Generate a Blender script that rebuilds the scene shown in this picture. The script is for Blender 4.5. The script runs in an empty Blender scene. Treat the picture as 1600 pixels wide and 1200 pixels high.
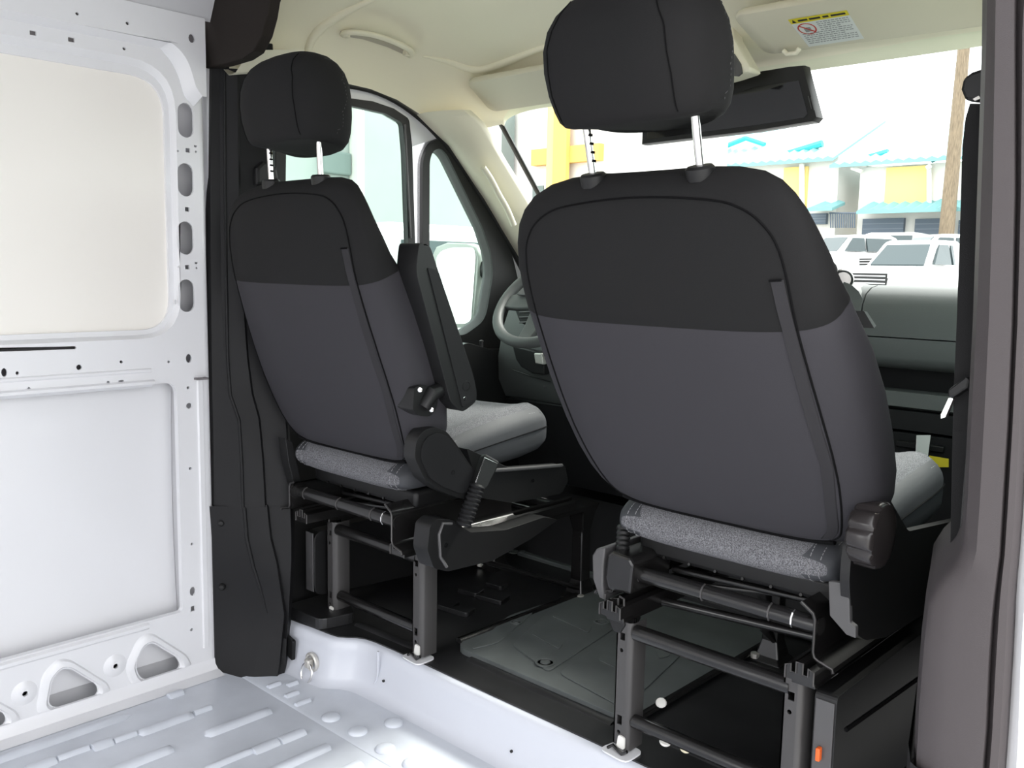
import bpy, bmesh, math, random
from mathutils import Vector, Matrix
from mathutils.geometry import tessellate_polygon

random.seed(7)
SC = bpy.context.scene
COL = SC.collection

# ------------------------------------------------------------------ camera
# world: x to the van's right, y to its nose, z up; z = 0 is the cargo floor
FPX = 1424.576
ROT = Matrix(((0.72760407, 0.09911044, -0.6788), (0.68574459, -0.07822568, 0.72362635), (0.01861934, -0.99199691, -0.12488177)))
CAM = Vector((0.0, 0.0, 1.13))
cd = bpy.data.cameras.new('camera')
cd.sensor_width = 36.0
cd.lens = FPX / 1600 * 36.0
cd.clip_start = 0.02
cd.clip_end = 400
cam = bpy.data.objects.new('camera', cd)
COL.objects.link(cam)
m3 = Matrix((ROT.col[0], -ROT.col[1], -ROT.col[2])).transposed()
cam.matrix_world = Matrix.Translation(CAM) @ m3.to_4x4()
SC.camera = cam

# ------------------------------------------------------------------ world, exposure
SC.view_settings.view_transform = 'Standard'
SC.view_settings.look = 'None'
SC.view_settings.gamma = 1.0
SC.view_settings.use_curve_mapping = False
SC.view_settings.exposure = 1.06
w = bpy.data.worlds.new('hazy_sky')
SC.world = w
w.use_nodes = True
wn = w.node_tree
bg = wn.nodes['Background']
bg.inputs[0].default_value = (0.98, 0.985, 1.0, 1)
bg.inputs[1].default_value = 1.9
sl = bpy.data.lights.new('sun', 'SUN')
sl.energy = 3.8
sl.angle = math.radians(18)
sl.color = (1.0, 0.96, 0.9)
so = bpy.data.objects.new('sun', sl)
COL.objects.link(so)
so.rotation_euler = Vector((-0.12, -0.63, -0.77)).to_track_quat('-Z', 'Y').to_euler()

# ------------------------------------------------------------------ helpers
def ray(u, v):
    return ROT @ Vector((u - 800, v - 600, FPX))
def P(u, v, ax, val):                      # where the sight line of a photo point meets a real plane
    d = ray(u, v)
    return CAM + d * ((val - CAM[ax]) / d[ax])
def YZ(pts, x):
    return [(lambda p: (p.y, p.z))(P(u, v, 0, x)) for u, v in pts]

MATS = {}
def mat(name, col, rough=0.5, metal=0.0, bump=0.0, bscale=300.0, var=0.0, vscale=80.0, spec=0.5, coat=0.0, stretch=None):
    m = bpy.data.materials.new(name)
    m.use_nodes = True
    nt = m.node_tree
    b = nt.nodes['Principled BSDF']
    b.inputs['Base Color'].default_value = (*col, 1)
    b.inputs['Roughness'].default_value = rough
    b.inputs['Metallic'].default_value = metal
    b.inputs['Specular IOR Level'].default_value = spec
    b.inputs['Coat Weight'].default_value = coat
    tc = nt.nodes.new('ShaderNodeTexCoord')
    src = tc.outputs['Object']
    if stretch:
        mp = nt.nodes.new('ShaderNodeMapping')
        mp.inputs['Scale'].default_value = stretch
        nt.links.new(src, mp.inputs[0]); src = mp.outputs[0]
    if bump:
        n = nt.nodes.new('ShaderNodeTexNoise')
        n.inputs['Scale'].default_value = bscale
        n.inputs['Detail'].default_value = 3
        nt.links.new(src, n.inputs['Vector'])
        bp = nt.nodes.new('ShaderNodeBump')
        bp.inputs['Strength'].default_value = bump
        bp.inputs['Distance'].default_value = 0.001
        nt.links.new(n.outputs[0], bp.inputs['Height'])
        nt.links.new(bp.outputs[0], b.inputs['Normal'])
    if var:
        n = nt.nodes.new('ShaderNodeTexNoise')
        n.inputs['Scale'].default_value = vscale
        n.inputs['Detail'].default_value = 4
        nt.links.new(src, n.inputs['Vector'])
        r = nt.nodes.new('ShaderNodeValToRGB')
        r.color_ramp.elements[0].position = 0.35
        r.color_ramp.elements[1].position = 0.65
        r.color_ramp.elements[0].color = (*[c * (1 - var) for c in col], 1)
        r.color_ramp.elements[1].color = (*[min(1, c * (1 + var)) for c in col], 1)
        nt.links.new(n.outputs[0], r.inputs[0])
        nt.links.new(r.outputs[0], b.inputs['Base Color'])
    MATS[name] = m
    return m

def glass(name, tint, refl=0.06):
    m = bpy.data.materials.new(name)
    m.use_nodes = True
    nt = m.node_tree
    nt.nodes.clear()
    o = nt.nodes.new('ShaderNodeOutputMaterial')
    mx = nt.nodes.new('ShaderNodeMixShader')
    t = nt.nodes.new('ShaderNodeBsdfTransparent')
    t.inputs[0].default_value = (*tint, 1)
    g = nt.nodes.new('ShaderNodeBsdfGlossy')
    g.inputs['Roughness'].default_value = 0.02
    lw = nt.nodes.new('ShaderNodeLayerWeight')
    lw.inputs[0].default_value = refl
    nt.links.new(lw.outputs['Fresnel'], mx.inputs[0])
    nt.links.new(t.outputs[0], mx.inputs[1])
    nt.links.new(g.outputs[0], mx.inputs[2])
    nt.links.new(mx.outputs[0], o.inputs[0])
    MATS[name] = m
    return m

class MB:
    def __init__(s):
        s.v = []; s.f = []; s.m = []
    def add(s, vs, fs, mi=0):
        o = len(s.v)
        s.v += [tuple(p) for p in vs]
        for k, f in enumerate(fs):
            s.f.append([i + o for i in f])
            s.m.append(mi[k] if isinstance(mi, list) else mi)
        return s
    def box(s, x0, x1, y0, y1, z0, z1, mi=0, M=None):
        vs = [Vector((x, y, z)) for z in (z0, z1) for y in (y0, y1) for x in (x0, x1)]
        if M is not None: vs = [M @ p for p in vs]
        return s.add(vs, [(0, 2, 3, 1), (4, 5, 7, 6), (0, 1, 5, 4), (2, 6, 7, 3), (0, 4, 6, 2), (1, 3, 7, 5)], mi)
    def loft(s, rings, mi=0, cap=True, closed=True):
        n = len(rings[0]); vs = [p for r in rings for p in r]; fs = []; ms = []
        for a in range(len(rings) - 1):
            for i in range(n if closed else n - 1):
                j = (i + 1) % n
                fs.append((a * n + i, a * n + j, (a + 1) * n + j, (a + 1) * n + i))
                ms.append(mi(a, i) if callable(mi) else mi)
        if cap and closed:
            fs.append(tuple(range(n))[::-1]); ms.append(mi(0, 0) if callable(mi) else mi)
            k = (len(rings) - 1) * n
            fs.append(tuple(range(k, k + n))); ms.append(mi(len(rings) - 2, 0) if callable(mi) else mi)
        return s.add(vs, fs, ms)
    def tube(s, pts, r, n=8, mi=0, closed=False, flat=1.0):
        pts = [Vector(p) for p in pts]; N = len(pts); rings = []
        rr = r if isinstance(r, (list, tuple)) else [r] * N
        up = None
        for i in range(N):
            a = pts[i - 1] if (i > 0 or closed) else pts[i]
            b = pts[(i + 1) % N] if (i < N - 1 or closed) else pts[i]
            t = (b - a).normalized()
            if up is None:
                up = Vector((0, 0, 1)) if abs(t.z) < 0.9 else Vector((1, 0, 0))
            x = t.cross(up)
            if x.length < 1e-6: x = t.orthogonal()
            x.normalize(); up = x.cross(t).normalized()
            rings.append([pts[i] + (x * math.cos(k * 2 * math.pi / n) + up * (flat * math.sin(k * 2 * math.pi / n))) * rr[i] for k in range(n)])
        if closed: rings.append(rings[0])
        return s.loft(rings, mi, cap=not closed)
    def plate(s, outline, holes, ax, lo, hi, mi=0):        # flat sheet with cut holes, thickness lo..hi along axis ax
        loops = [outline] + list(holes)
        tri = tessellate_polygon([[Vector((a, b, 0)) for a, b in l] for l in loops])
        flat = [p for l in loops for p in l]; n = len(flat)
        def to3(a, b, c):
            return (c, a, b) if ax == 0 else (a, c, b) if ax == 1 else (a, b, c)
        vs = [to3(a, b, lo) for a, b in flat] + [to3(a, b, hi) for a, b in flat]
        fs = []
        for t in tri:
            fs.append(tuple(t)); fs.append(tuple(i + n for i in t[::-1]))
        o = 0
        for l in loops:
            for i in range(len(l)):
                j = (i + 1) % len(l)
                fs.append((o + i, o + j, o + j + n, o + i + n))
            o += len(l)
        return s.add(vs, fs, mi)
    def prism(s, poly, ax, lo, hi, mi=0):
        return s.plate(poly, [], ax, lo, hi, mi)
    def lathe(s, prof, c, axis, n=24, mi=0):               # prof: (radius, along axis)
        ax = Vector(axis).normalized(); x = ax.orthogonal().normalized(); y = ax.cross(x); c = Vector(c)
        return s.loft([[c + ax * h + (x * math.cos(k * 2 * math.pi / n) + y * math.sin(k * 2 * math.pi / n)) * r for k in range(n)] for r, h in prof], mi)
    def mesh(s, name, mats, smooth=35, origin=(0, 0, 0)):
        me = bpy.data.meshes.new(name)
        o = Vector(origin)
        me.from_pydata([tuple(Vector(p) - o) for p in s.v], [], s.f)
        for m in mats: me.materials.append(m)
        me.polygons.foreach_set('material_index', s.m)
        bm = bmesh.new(); bm.from_mesh(me)
        bmesh.ops.remove_doubles(bm, verts=bm.verts, dist=1e-5)
        bmesh.ops.recalc_face_normals(bm, faces=bm.faces)
        bm.to_mesh(me); bm.free()
        if smooth:
            me.polygons.foreach_set('use_smooth', [True] * len(me.polygons))
            me.set_sharp_from_angle(angle=math.radians(smooth))
        return me
    def build(s, name, mats, parent=None, smooth=35, origin=None, bevel=0.0, seg=2):
        if not isinstance(mats, (list, tuple)): mats = [mats]
        if origin is None:
            origin = parent.location if (parent is not None and parent.parent is None) else Vector((0, 0, 0))
            if parent is not None and parent.parent is not None:
                origin = parent.parent.location + parent.location
            if parent is None:
                xs = [Vector(p) for p in s.v]
                lo = Vector([min(p[i] for p in xs) for i in range(3)]); hi = Vector([max(p[i] for p in xs) for i in range(3)])
                origin = Vector(((lo.x + hi.x) / 2, (lo.y + hi.y) / 2, lo.z))
        ob = bpy.data.objects.new(name, s.mesh(name, mats, smooth, origin))
        COL.objects.link(ob)
        if parent is not None: ob.parent = parent
        else: ob.location = origin
        if bevel:
            b = ob.modifiers.new('bevel', 'BEVEL'); b.width = bevel; b.segments = seg; b.limit_method = 'ANGLE'; b.angle_limit = math.radians(40)
        return ob

def tag(o, label=None, cat=None, group=None, kind=None):
    if label: o['label'] = label
    if cat: o['category'] = cat
    if group: o['group'] = group
    if kind: o['kind'] = kind
    return o
def empty(name, loc, label=None, cat=None, group=None, kind=None):
    o = bpy.data.objects.new(name, None); COL.objects.link(o)
    o.location = loc; o.empty_display_size = 0.1
    return tag(o, label, cat, group, kind)

def rpoly(pts, r, n=5):                     # polygon with rounded corners
    out = []; N = len(pts)
    rr = r if isinstance(r, (list, tuple)) else [r] * N
    for i in range(N):
        p = Vector(pts[i]).to_2d(); a = Vector(pts[i - 1]).to_2d(); b = Vector(pts[(i + 1) % N]).to_2d()
        d1 = (a - p); d2 = (b - p)
        q = min(rr[i], d1.length * 0.49, d2.length * 0.49)
        if q < 1e-5: out.append(tuple(p)); continue
        s = p + d1.normalized() * q; e = p + d2.normalized() * q
        for k in range(n + 1):
            t = k / n
            out.append(tuple(s * (1 - t) ** 2 + p * (2 * t * (1 - t)) + e * t * t))
    return out
def circ(c, r, n=10, ry=None):
    return [(c[0] + r * math.cos(2 * math.pi * k / n), c[1] + (ry or r) * math.sin(2 * math.pi * k / n)) for k in range(n)]
def stad(c, a, b, n=6):                     # upright slot, half width a, half height b
    return [(c[0] + a * math.cos(t), c[1] + (b - a) + a * math.sin(t)) for t in [math.pi * k / n for k in range(n + 1)]] + \
           [(c[0] + a * math.cos(t), c[1] - (b - a) + a * math.sin(t)) for t in [math.pi + math.pi * k / n for k in range(n + 1)]]
def rect(c, a, b):
    return [(c[0] - a, c[1] - b), (c[0] + a, c[1] - b), (c[0] + a, c[1] + b), (c[0] - a, c[1] + b)]
def lerp(xs, ys, x):
    if x <= xs[0]: return ys[0]
    for i in range(len(xs) - 1):
        if x <= xs[i + 1]:
            t = (x - xs[i]) / (xs[i + 1] - xs[i])
            return ys[i] + (ys[i + 1] - ys[i]) * t
    return ys[-1]
def smoothline(pts, k=6):                   # Catmull-Rom through points
    pts = [Vector(p) for p in pts]; out = []
    for i in range(len(pts) - 1):
        p0 = pts[max(i - 1, 0)]; p1 = pts[i]; p2 = pts[i + 1]; p3 = pts[min(i + 2, len(pts) - 1)]
        for j in range(k):
            t = j / k
            out.append(0.5 * ((2 * p1) + (p2 - p0) * t + (2 * p0 - 5 * p1 + 4 * p2 - p3) * t * t + (3 * p1 - p0 - 3 * p2 + p3) * t ** 3))
    out.append(pts[-1]); return out
def spow(x, e):
    return math.copysign(abs(x) ** e, x)

# ------------------------------------------------------------------ materials
WHITE = mat('white_body_paint', (0.77, 0.772, 0.795), 0.32, coat=0.3)
STEPP = mat('grey_white_step_paint', (0.60, 0.62, 0.68), 0.32, coat=0.3)
VISM = mat('cream_visor_vinyl', (0.64, 0.60, 0.475), 0.6)
WHITEP = mat('cream_white_skin', (0.88, 0.85, 0.80), 0.45)
FLOORP = mat('grey_white_floor_paint', (0.60, 0.63, 0.69), 0.34, var=0.05, vscale=9, coat=0.2)
BLACKT = mat('black_grained_plastic', (0.011, 0.011, 0.012), 0.55, bump=0.25, bscale=900, spec=0.25)
HEADB = mat('black_brown_liner', (0.020, 0.016, 0.014), 0.85, bump=0.4, bscale=500, spec=.2)
PILLR = mat('dark_grey_grained_plastic', (0.060, 0.052, 0.054), 0.6, bump=0.3, bscale=900, spec=.35)
CREAM = mat('cream_headliner_cloth', (0.85, 0.805, 0.645), 0.85, bump=0.2, bscale=700)
CREAMP = mat('cream_plastic', (0.83, 0.785, 0.63), 0.5)
FABUP = mat('black_seat_cloth', (0.0135, 0.0133, 0.0138), 0.85, bump=0.5, bscale=1300, spec=0.2)
FABMID = mat('dark_flap_cloth', (0.025, 0.024, 0.027), 0.8, bump=0.5, bscale=1300, spec=0.3)
FABLO = mat('charcoal_seat_cloth', (0.037, 0.0355, 0.041), 0.8, bump=0.5, bscale=1300, spec=0.25)
MELA = mat('grey_melange_cloth', (0.135, 0.135, 0.145), 0.9, bump=1.0, bscale=420, var=0.55, vscale=520, spec=0.2)
BOLST = mat('slate_bolster_cloth', (0.040, 0.042, 0.048), 0.65, bump=0.4, bscale=1200)
SEAM = mat('black_seam_thread', (0.005, 0.005, 0.0055), 0.9, spec=.1)
STITCHD = mat('dark_grey_stitch_thread', (0.07, 0.07, 0.072), 0.8)
STITCH = mat('grey_stitch_thread', (0.22, 0.22, 0.23), 0.8)
CHROME = mat('polished_steel', (0.78, 0.77, 0.76), 0.18, 1.0)
STEELB = mat('black_enamelled_steel', (0.010, 0.0095, 0.0095), 0.25, spec=.5, coat=0.2)
STEELG = mat('grey_satin_steel', (0.070, 0.067, 0.067), 0.40, 0.35)
PLB = mat('black_satin_plastic', (0.009, 0.009, 0.0095), 0.46, spec=.38)
PLG = mat('grey_plastic_edge', (0.075, 0.073, 0.075), 0.5)
RUBBER = mat('grey_rubber_mat', (0.090, 0.100, 0.100), 0.45, bump=0.25, bscale=700, var=0.1, vscale=12)
CABFL = mat('black_floor_paint', (0.017, 0.017, 0.018), 0.33, var=0.25, vscale=14)
DASH = mat('grey_dashboard_plastic', (0.085, 0.092, 0.09), 0.55, bump=0.3, bscale=800)
DASHD = mat('dark_dashboard_plastic', (0.010, 0.010, 0.011), 0.6, spec=.3, bump=0.3, bscale=800)
SEAL = mat('black_rubber_seal', (0.012, 0.012, 0.012), 0.6)
HOLE = mat('hole_shade_and_sealer', (0.17, 0.16, 0.165), 0.8)  # dark grey painted as the shade inside holes; the sealer shares it
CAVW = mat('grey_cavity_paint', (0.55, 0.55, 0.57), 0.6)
WPL = mat('white_nylon', (0.75, 0.74, 0.70), 0.5)
YPL = mat('yellow_card', (0.75, 0.62, 0.03), 0.5)
OPL = mat('orange_plastic', (0.8, 0.13, 0.02), 0.5)
ZINC = mat('zinc_plated_steel', (0.66, 0.64, 0.60), 0.42, 0.6)
BELT = mat('black_belt_webbing', (0.015, 0.015, 0.016), 0.75, bump=0.6, bscale=900)
PAPER = mat('white_label_paper', (0.72, 0.74, 0.72), 0.6)
INKG = mat('grey_print', (0.30, 0.31, 0.31), 0.7)
INKR = mat('red_print', (0.55, 0.06, 0.04), 0.6)
INKY = mat('yellow_print', (0.72, 0.60, 0.03), 0.6)
INKK = mat('black_print', (0.02, 0.02, 0.02), 0.6)
GLS = glass('green_side_glass', (0.84, 0.93, 0.89))
GLW = glass('windshield_glass', (0.94, 0.985, 0.965))
MIRR = mat('mirror_glass', (0.93, 0.94, 0.94), 0.03, 1.0)
DKGL = mat('dark_glossy_glass', (0.012, 0.012, 0.013), 0.08, coat=0.5)
# ================================================================== STRUCTURE: cargo bay
XW = -2.26                                   # inner face of the left side
XR = -0.36                                   # right side
def wy(u, v): return P(u, v, 0, XW).y
def wz(u, v): return P(u, v, 0, XW).z
def w2(u, v, x=XW): p = P(u, v, 0, x); return (p.y, p.z)
YE = 1.219                                   # front end of the cargo side panel
# ---- floor
fl = MB()
fl.box(XW - 0.02, XR, -1.8, 1.46, -0.05, 0.0)
FLOOR = tag(fl.build('floor', FLOORP, smooth=0), kind='structure')
def rib_piece(kind, x, y0, y1, wd, h):
    m = MB(); rings = []
    N = 9
    for i in range(N):
        t = i / (N - 1)
        y = y0 + (y1 - y0) * (0.5 - 0.5 * math.cos(math.pi * t))
        e = min(1.0, math.sqrt(max(0.0, 1 - abs(2 * t - 1) ** 6)) + 0.02)
        rings.append([(x + wd / 2 * e * c, y, h * e * s) for c, s in ((-1, 0), (-0.75, 0.62), (-0.35, 0.97), (0.35, 0.97), (0.75, 0.62), (1, 0))])
    m.loft(rings, closed=False)
    return m.build(kind, FLOORP, FLOOR, smooth=60)
def rib(a, b, wd=0.030, h=0.010):
    p = P(*a, 2, 0); q = P(*b, 2, 0)
    rib_piece('floor_rib', (p.x + q.x) / 2, min(p.y, q.y), max(p.y, q.y), wd, h)
for a, b, wd in [((-260, 1283), (203, 1113), .034), ((40, 1205), (88, 1188), .036), ((88, 1188), (141, 1169), .018), ((141, 1169), (177, 1160), .040), ((177, 1160), (214, 1147), .018),
                 ((214, 1147), (304, 1118), .034), ((304, 1118), (329, 1105), .018), ((150, 1215), (273, 1170), .036), ((318, 1149), (426, 1111), .036),
                 ((318, 1206), (396, 1173), .020), ((392, 1175), (436, 1160), .036), ((436, 1160), (475, 1143), .036), ((380, 1222), (520, 1168), .034), ((520, 1216), (563, 1193), .036),
                 ((262, 1090), (286, 1082), .030), ((640, 1232), (690, 1210), .036)]:
    rib(a, b, wd)
ys0 = 1.248
m = MB(); m.loft([[(x, 1.43, 0.0005), (x, 1.43, 0.005), (x, ys0 + .004, 0.005), (x, ys0 - .004, 0.0005)] for x in (XW + .08, XR)])
m.build('floor_front_strip', FLOORP, FLOOR)
for a, b in [((416, 1074), (440, 1069)), ((444, 1089), (468, 1083)), ((461, 1103), (485, 1094)), ((448, 1072), (466, 1067))]:
    p = P(*a, 2, .005); q = P(*b, 2, .005)
    o = rib_piece('floor_rib', (p.x + q.x) / 2, min(p.y, q.y), max(p.y, q.y), .022, .013)
for c in [(517, 1121), (559, 1143), (602, 1170), (645, 1193), (615, 1130)]:
    p = P(*c, 2, .006); m = MB()
    m.lathe([(.024, 0), (.0235, .004), (.017, .008), (.008, .0095), (.0005, .010)], (p.x, p.y, .005), (0, 0, 1), 18)
    m.build('floor_dimple', FLOORP, FLOOR, smooth=70)

# ---- left side: inner frame with cut-outs
zt_o = wz(125, 75); zb_o = wz(120, 534); yr_o = wy(278, 300)
zt_i = wz(120, 99); zb_i = wz(120, 520.5); yr_i = wy(266, 300)
YB = -1.4
up_o = rpoly([(YB, zb_o), (yr_o, zb_o), (yr_o, zt_o), (YB, zt_o)], [.02, .11, .12, .02], 7)
up_i = rpoly([(YB, zb_i), (yr_i, zb_i), (yr_i, zt_i), (YB, zt_i)], [.02, .08, .09, .02], 7)
zt_l = wz(130, 609); zb_l = wz(120, 1001); yr_l = wy(281, 780)
lo_o = rpoly([(YB, zb_l), (yr_l, zb_l), (yr_l, zt_l), (YB, zt_l)], [.02, .012, .035, .02], 6)
holes = [up_o, lo_o]
ov = [(290, 188, 27), (290, 281, 26), (290, 372, 26), (291.5, 462, 25.5)]
ovals = []
for u, v, hh in ov:
    c = w2(u, v); b = w2(u, v + hh); a = w2(u + 12, v)
    ovals.append(stad(c, a[0] - c[0], c[1] - b[1], 7))
holes += ovals
def hole(u, v, r, ry=None, sq=False):
    c = w2(u, v); a = w2(u + r, v); b = w2(u, v - (ry or r))
    ra, rb = a[0] - c[0], b[1] - c[1]
    return rect(c, ra, rb) if sq else circ(c, ra, 10, rb)
small = [(302, 162, 2.2), (278, 236, 1.6), (306, 237, 1.6), (280, 417, 1.6), (307, 419, 1.7), (274, 472, 2, 3.6), (294, 606, 2.4), (295.5, 634, 4.6), (297.5, 732, 2.3), (300, 850, 2.2),
         (301, 924, 4.6, 7), (299.5, 984, 2.2), (314, 664, 1.4), (316.5, 830, 1.4), (295, 560, 4.6, 7), (263.5, 565.5, 2), (189.5, 565.5, 2.5), (123.5, 574, 4.4), (27, 583, 2.8), (6.5, 582, 4.6, 7),
         (169, 597.5, 2.5), (45, 607.5, 2.8), (194, 76, 2.6)]
for s in small: holes.append(hole(*s))
for s in [(293.5, 235, 3.4, 3.4), (292.5, 327, 3.4, 3.4), (292.5, 417.5, 3.2, 3.2), (301.5, 951, 3.2, 4), (189.5, 597, 4, 3), (51.5, 51.5, 5, 3.6), (111.5, 62, 5, 3.6), (305.5, 228.5, 2.2, 1.5), (306.5, 411, 2.2, 1.5)]:
    holes.append(hole(*s, sq=True))
slot = rpoly([w2(-300, 560), w2(119, 545.5), w2(119, 541), w2(-300, 549)], .004, 2)
holes.append(slot)
tri_b = [w2(*p) for p in [(212, 1040), (225, 1011), (238, 1004), (277, 1028), (282, 1040), (276, 1048), (227, 1063), (217, 1056)]]
tri_a = [w2(*p) for p in [(75.5, 1100), (82, 1062), (97, 1045), (110, 1045), (151, 1070), (154, 1081), (147, 1090), (90, 1107)]]
pitch = tri_b[2][0] - tri_a[3][0]
tri_a = rpoly(tri_a, .012, 3); tri_b = rpoly(tri_b, .012, 3)
tri_c = [(a - (sum(p[0] for p in tri_b) / len(tri_b) - sum(p[0] for p in tri_a) / len(tri_a)), b) for a, b in tri_a]
holes += [tri_a, tri_b, tri_c]
d1 = hole(38, 1083, 2.4); d2 = hole(179.5, 1040, 2.6)
holes += [d1, d2]
zrail = wz(120, 51); zs = wz(120, 42)
m = MB()
m.plate([(-1.6, .035), (YE - .012, .035), (YE - .012, zs + .02), (-1.6, zs + .02)], holes, 0, XW - .006, XW)
# upper opening: dished flange around the skin
def ring2(l1, x1, l2, x2): m.loft([[(x1, a, b) for a, b in l1], [(x2, a, b) for a, b in l2]], cap=False)
mid = [((a[0] * .6 + b[0] * .4), (a[1] * .6 + b[1] * .4)) for a, b in zip(up_o, up_i)]
ring2(up_o, XW, mid, XW - .020); ring2(mid, XW - .020, up_i, XW - .021); ring2(up_i, XW - .021, up_i, XW - .034)
lo_2 = rpoly([(YB, zb_l - .0), (yr_l + .004, zb_l - .0), (yr_l + .004, zt_l + .004), (YB, zt_l + .004)], [.02, .012, .035, .02], 6)
lo_3 = rpoly([(YB, zb_l + .002), (yr_l - .018, zb_l + .002), (yr_l - .018, zt_l - .006), (YB, zt_l - .006)], [.02, .03, .05, .02], 6)
ring2(lo_o, XW - .006, lo_o, XW - .018)
# rolled front edge and pillar bead
m.loft([[(XW, YE - .012, z), (XW - .0005, YE - .006, z), (XW - .004, YE, z), (XW - .03, YE + .012, z)] for z in (.03, zrail + .10)], closed=False)
yb0, yb1 = wy(311, 760), wy(321, 760)
for za, zb in ((.075, .83),):
    m.loft([[(XW, yb0, z), (XW + .005, yb0 + .003, z), (XW + .005, yb1 - .003, z), (XW, yb1, z)] for z in (za, zb)], closed=False)
# crease of the belt rail and lip under it
zc = wz(100, 588)
m.loft([[(XW, y, zc + .006), (XW + .004, y, zc + .003), (XW + .004, y, zc - .002), (XW, y, zc - .006)] for y in (-1.4, wy(236, 580))], closed=False)
m.loft([[(XW, y, zt_l + .012), (XW + .008, y, zt_l + .008), (XW + .008, y, zt_l + .001), (XW - .02, y, zt_l - .010)] for y in (-1.4, wy(240, 602))], closed=False)
# rims round the triangular openings and the oval slots, cones round the rivet holes
for l, r in [(tri_a, .007), (tri_b, .007), (tri_c, .007)]:
    cx = sum(p[0] for p in l) / len(l); cz = sum(p[1] for p in l) / len(l)
    def off(s): return [(cx + (a - cx) * s, max(.04, cz + (b - cz) * s)) for a, b in l]
    ring2(off(1.52), XW, off(1.42), XW + .006); ring2(off(1.42), XW + .006, off(1.16), XW + .008); ring2(off(1.16), XW + .008, l, XW - .004)
for u, v in ((38, 1083), (179.5, 1040)):
    c = w2(u, v)
    m.lathe([(.030, 0), (.022, .004), (.012, .006), (.0065, .006), (.006, .0), (.0005, .0)], (XW, c[0], c[1]), (1, 0, 0), 20)
# top rail: sloped shoulder and proud upper strip

po = [(-1.6, zs), (wy(120, 42), zs)] + [w2(*q) for q in [(240, 62), (266, 74), (282, 92), (291, 112), (299, 138), (309, 152)]]
pi_ = [(-1.6, zrail), (wy(120, 51), zrail)] + [w2(*q) for q in [(236, 71), (257, 84), (271, 103), (280, 124), (288, 150), (302, 166)]]
po = [tuple(q)[:2] for q in smoothline([(a, b, 0) for a, b in po], 3)]; pi_ = [tuple(q)[:2] for q in smoothline([(a, b, 0) for a, b in pi_], 3)]
m.loft([[(XW + h, a * (1 - t) + c * t, b * (1 - t) + d * t) for h, t in ((0, 0), (.006, .12), (.022, .88), (.026, 1))] for (a, b), (c, d) in zip(pi_, po)], closed=False)
ztop = 1.748
up_h = []
for u, v, r, ry in ((120.5, 21.5, 2.8, 3), (199, 36.5, 2.8, 3), (299.5, 60, 5, 8)):
    p = P(u, v, 0, XW + .026); q = P(u + r, v, 0, XW + .026)
    up_h.append(circ((p.y, p.z), q.y - p.y, 10, (q.y - p.y) * ry / r * .8))
m.plate(po + [(YE - .004, po[-1][1]), (YE - .004, ztop), (-1.6, ztop)], up_h, 0, XW + .021, XW + .026)
# flange at the foot, rolled into the floor
m.loft([[(XW, y, .036), (XW + .003, y, .022), (XW + .012, y, .008), (XW + .05, y, .001)] for y in (-1.6, YE)], closed=False)
m.loft([[(XW + .001, y, zb_l - .004), (XW + .008, y, zb_l - .008), (XW + .008, y, zb_l - .016), (XW + .001, y, zb_l - .022)] for y in (-1.4, wy(232, 985))], closed=False)
WALL = tag(m.build('wall_left', WHITE, smooth=40), kind='structure')
m = MB(); m.box(XW - .036, XW - .030, -1.6, yr_i + .02, zb_i - .02, zt_i + .02); m.build('upper_skin_panel', WHITEP, WALL)
m = MB(); rows = []
for k in range(9):
    z = .05 + (zt_l + .06 - .05) * k / 8
    xo = XW - .056 - .018 * math.sin(math.pi * k / 8)
    rows.append([(xo, -1.6, z), (xo, yr_l - .03, z), (xo, yr_l + .015, z)])
m.loft(rows, closed=False); m.build('lower_skin_panel', WHITE, WALL)
m = MB(); m.box(XW - .075, XW - .070, yr_o + .002, YE + .05, .82, 1.80); m.box(XW - .075, XW - .07, -1.6, YE, -.02, .06)
m.box(XW - .075, XW - .05, yr_l + .016, YE + .01, .0, .83)
m.build('pillar_back', CAVW, WALL)
m = MB(); m.box(XW - .05, XW - .045, -1.6, yr_i - .02, zt_l + .01, zb_i - .01); m.box(XW - .02, XW - .015, -1.6, YE - .005, zt_o + .012, zrail + .05); m.box(XW + .003, XW + .010, -1.6, YE - .03, zs + .014, zs + .09); m.build('rail_hole_shade', HOLE, WALL)  # dark sheets painted as shade behind the punched holes and slot
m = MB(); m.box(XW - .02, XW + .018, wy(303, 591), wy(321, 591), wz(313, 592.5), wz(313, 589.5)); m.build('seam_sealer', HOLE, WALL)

m = MB(); m.box(XW - .12, XW - .09, -1.8, 1.46, -.2, 1.86); m.box(XW - .11, XW - .012, YE + .016, 1.40, -.2, 1.86); m.build('outer_skin', WHITE, WALL)
# ---- rest of the cargo shell (roof, right side behind the open sliding door, rear)
m = MB()
xs = [(XW + .02, ztop - .005), (XW + .05, 1.80), (XW + .14, 1.87), (XW + .4, 1.905), (-1.31, 1.915), (XR - .4, 1.905), (XR - .14, 1.87), (XR - .05, 1.80), (XR - .02, 1.72)]
m.loft([[(a, y, b) for a, b in xs] for y in (-1.8, 1.27)], closed=False)
m.loft([[(a, y, b + .03) for a, b in xs] for y in (-1.8, 2.0)], closed=False)
CEIL = tag(m.build('ceiling', CAVW, smooth=40), kind='structure')
m = MB(); m.plate([(XW, -.1), (XR, -.1), (XR, 1.9), (XW, 1.9)], [[(XW + .15, .02), (XR - .15, .02), (XR - .15, 1.72), (XW + .15, 1.72)]], 1, -1.84, -1.8)
tag(m.build('wall_rear', WHITE, smooth=0), kind='structure')
m = MB(); m.box(XR, XR + .06, -1.8, -.15, -.1, 1.9); tag(m.build('wall_right', WHITE, smooth=0), kind='structure')

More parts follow.
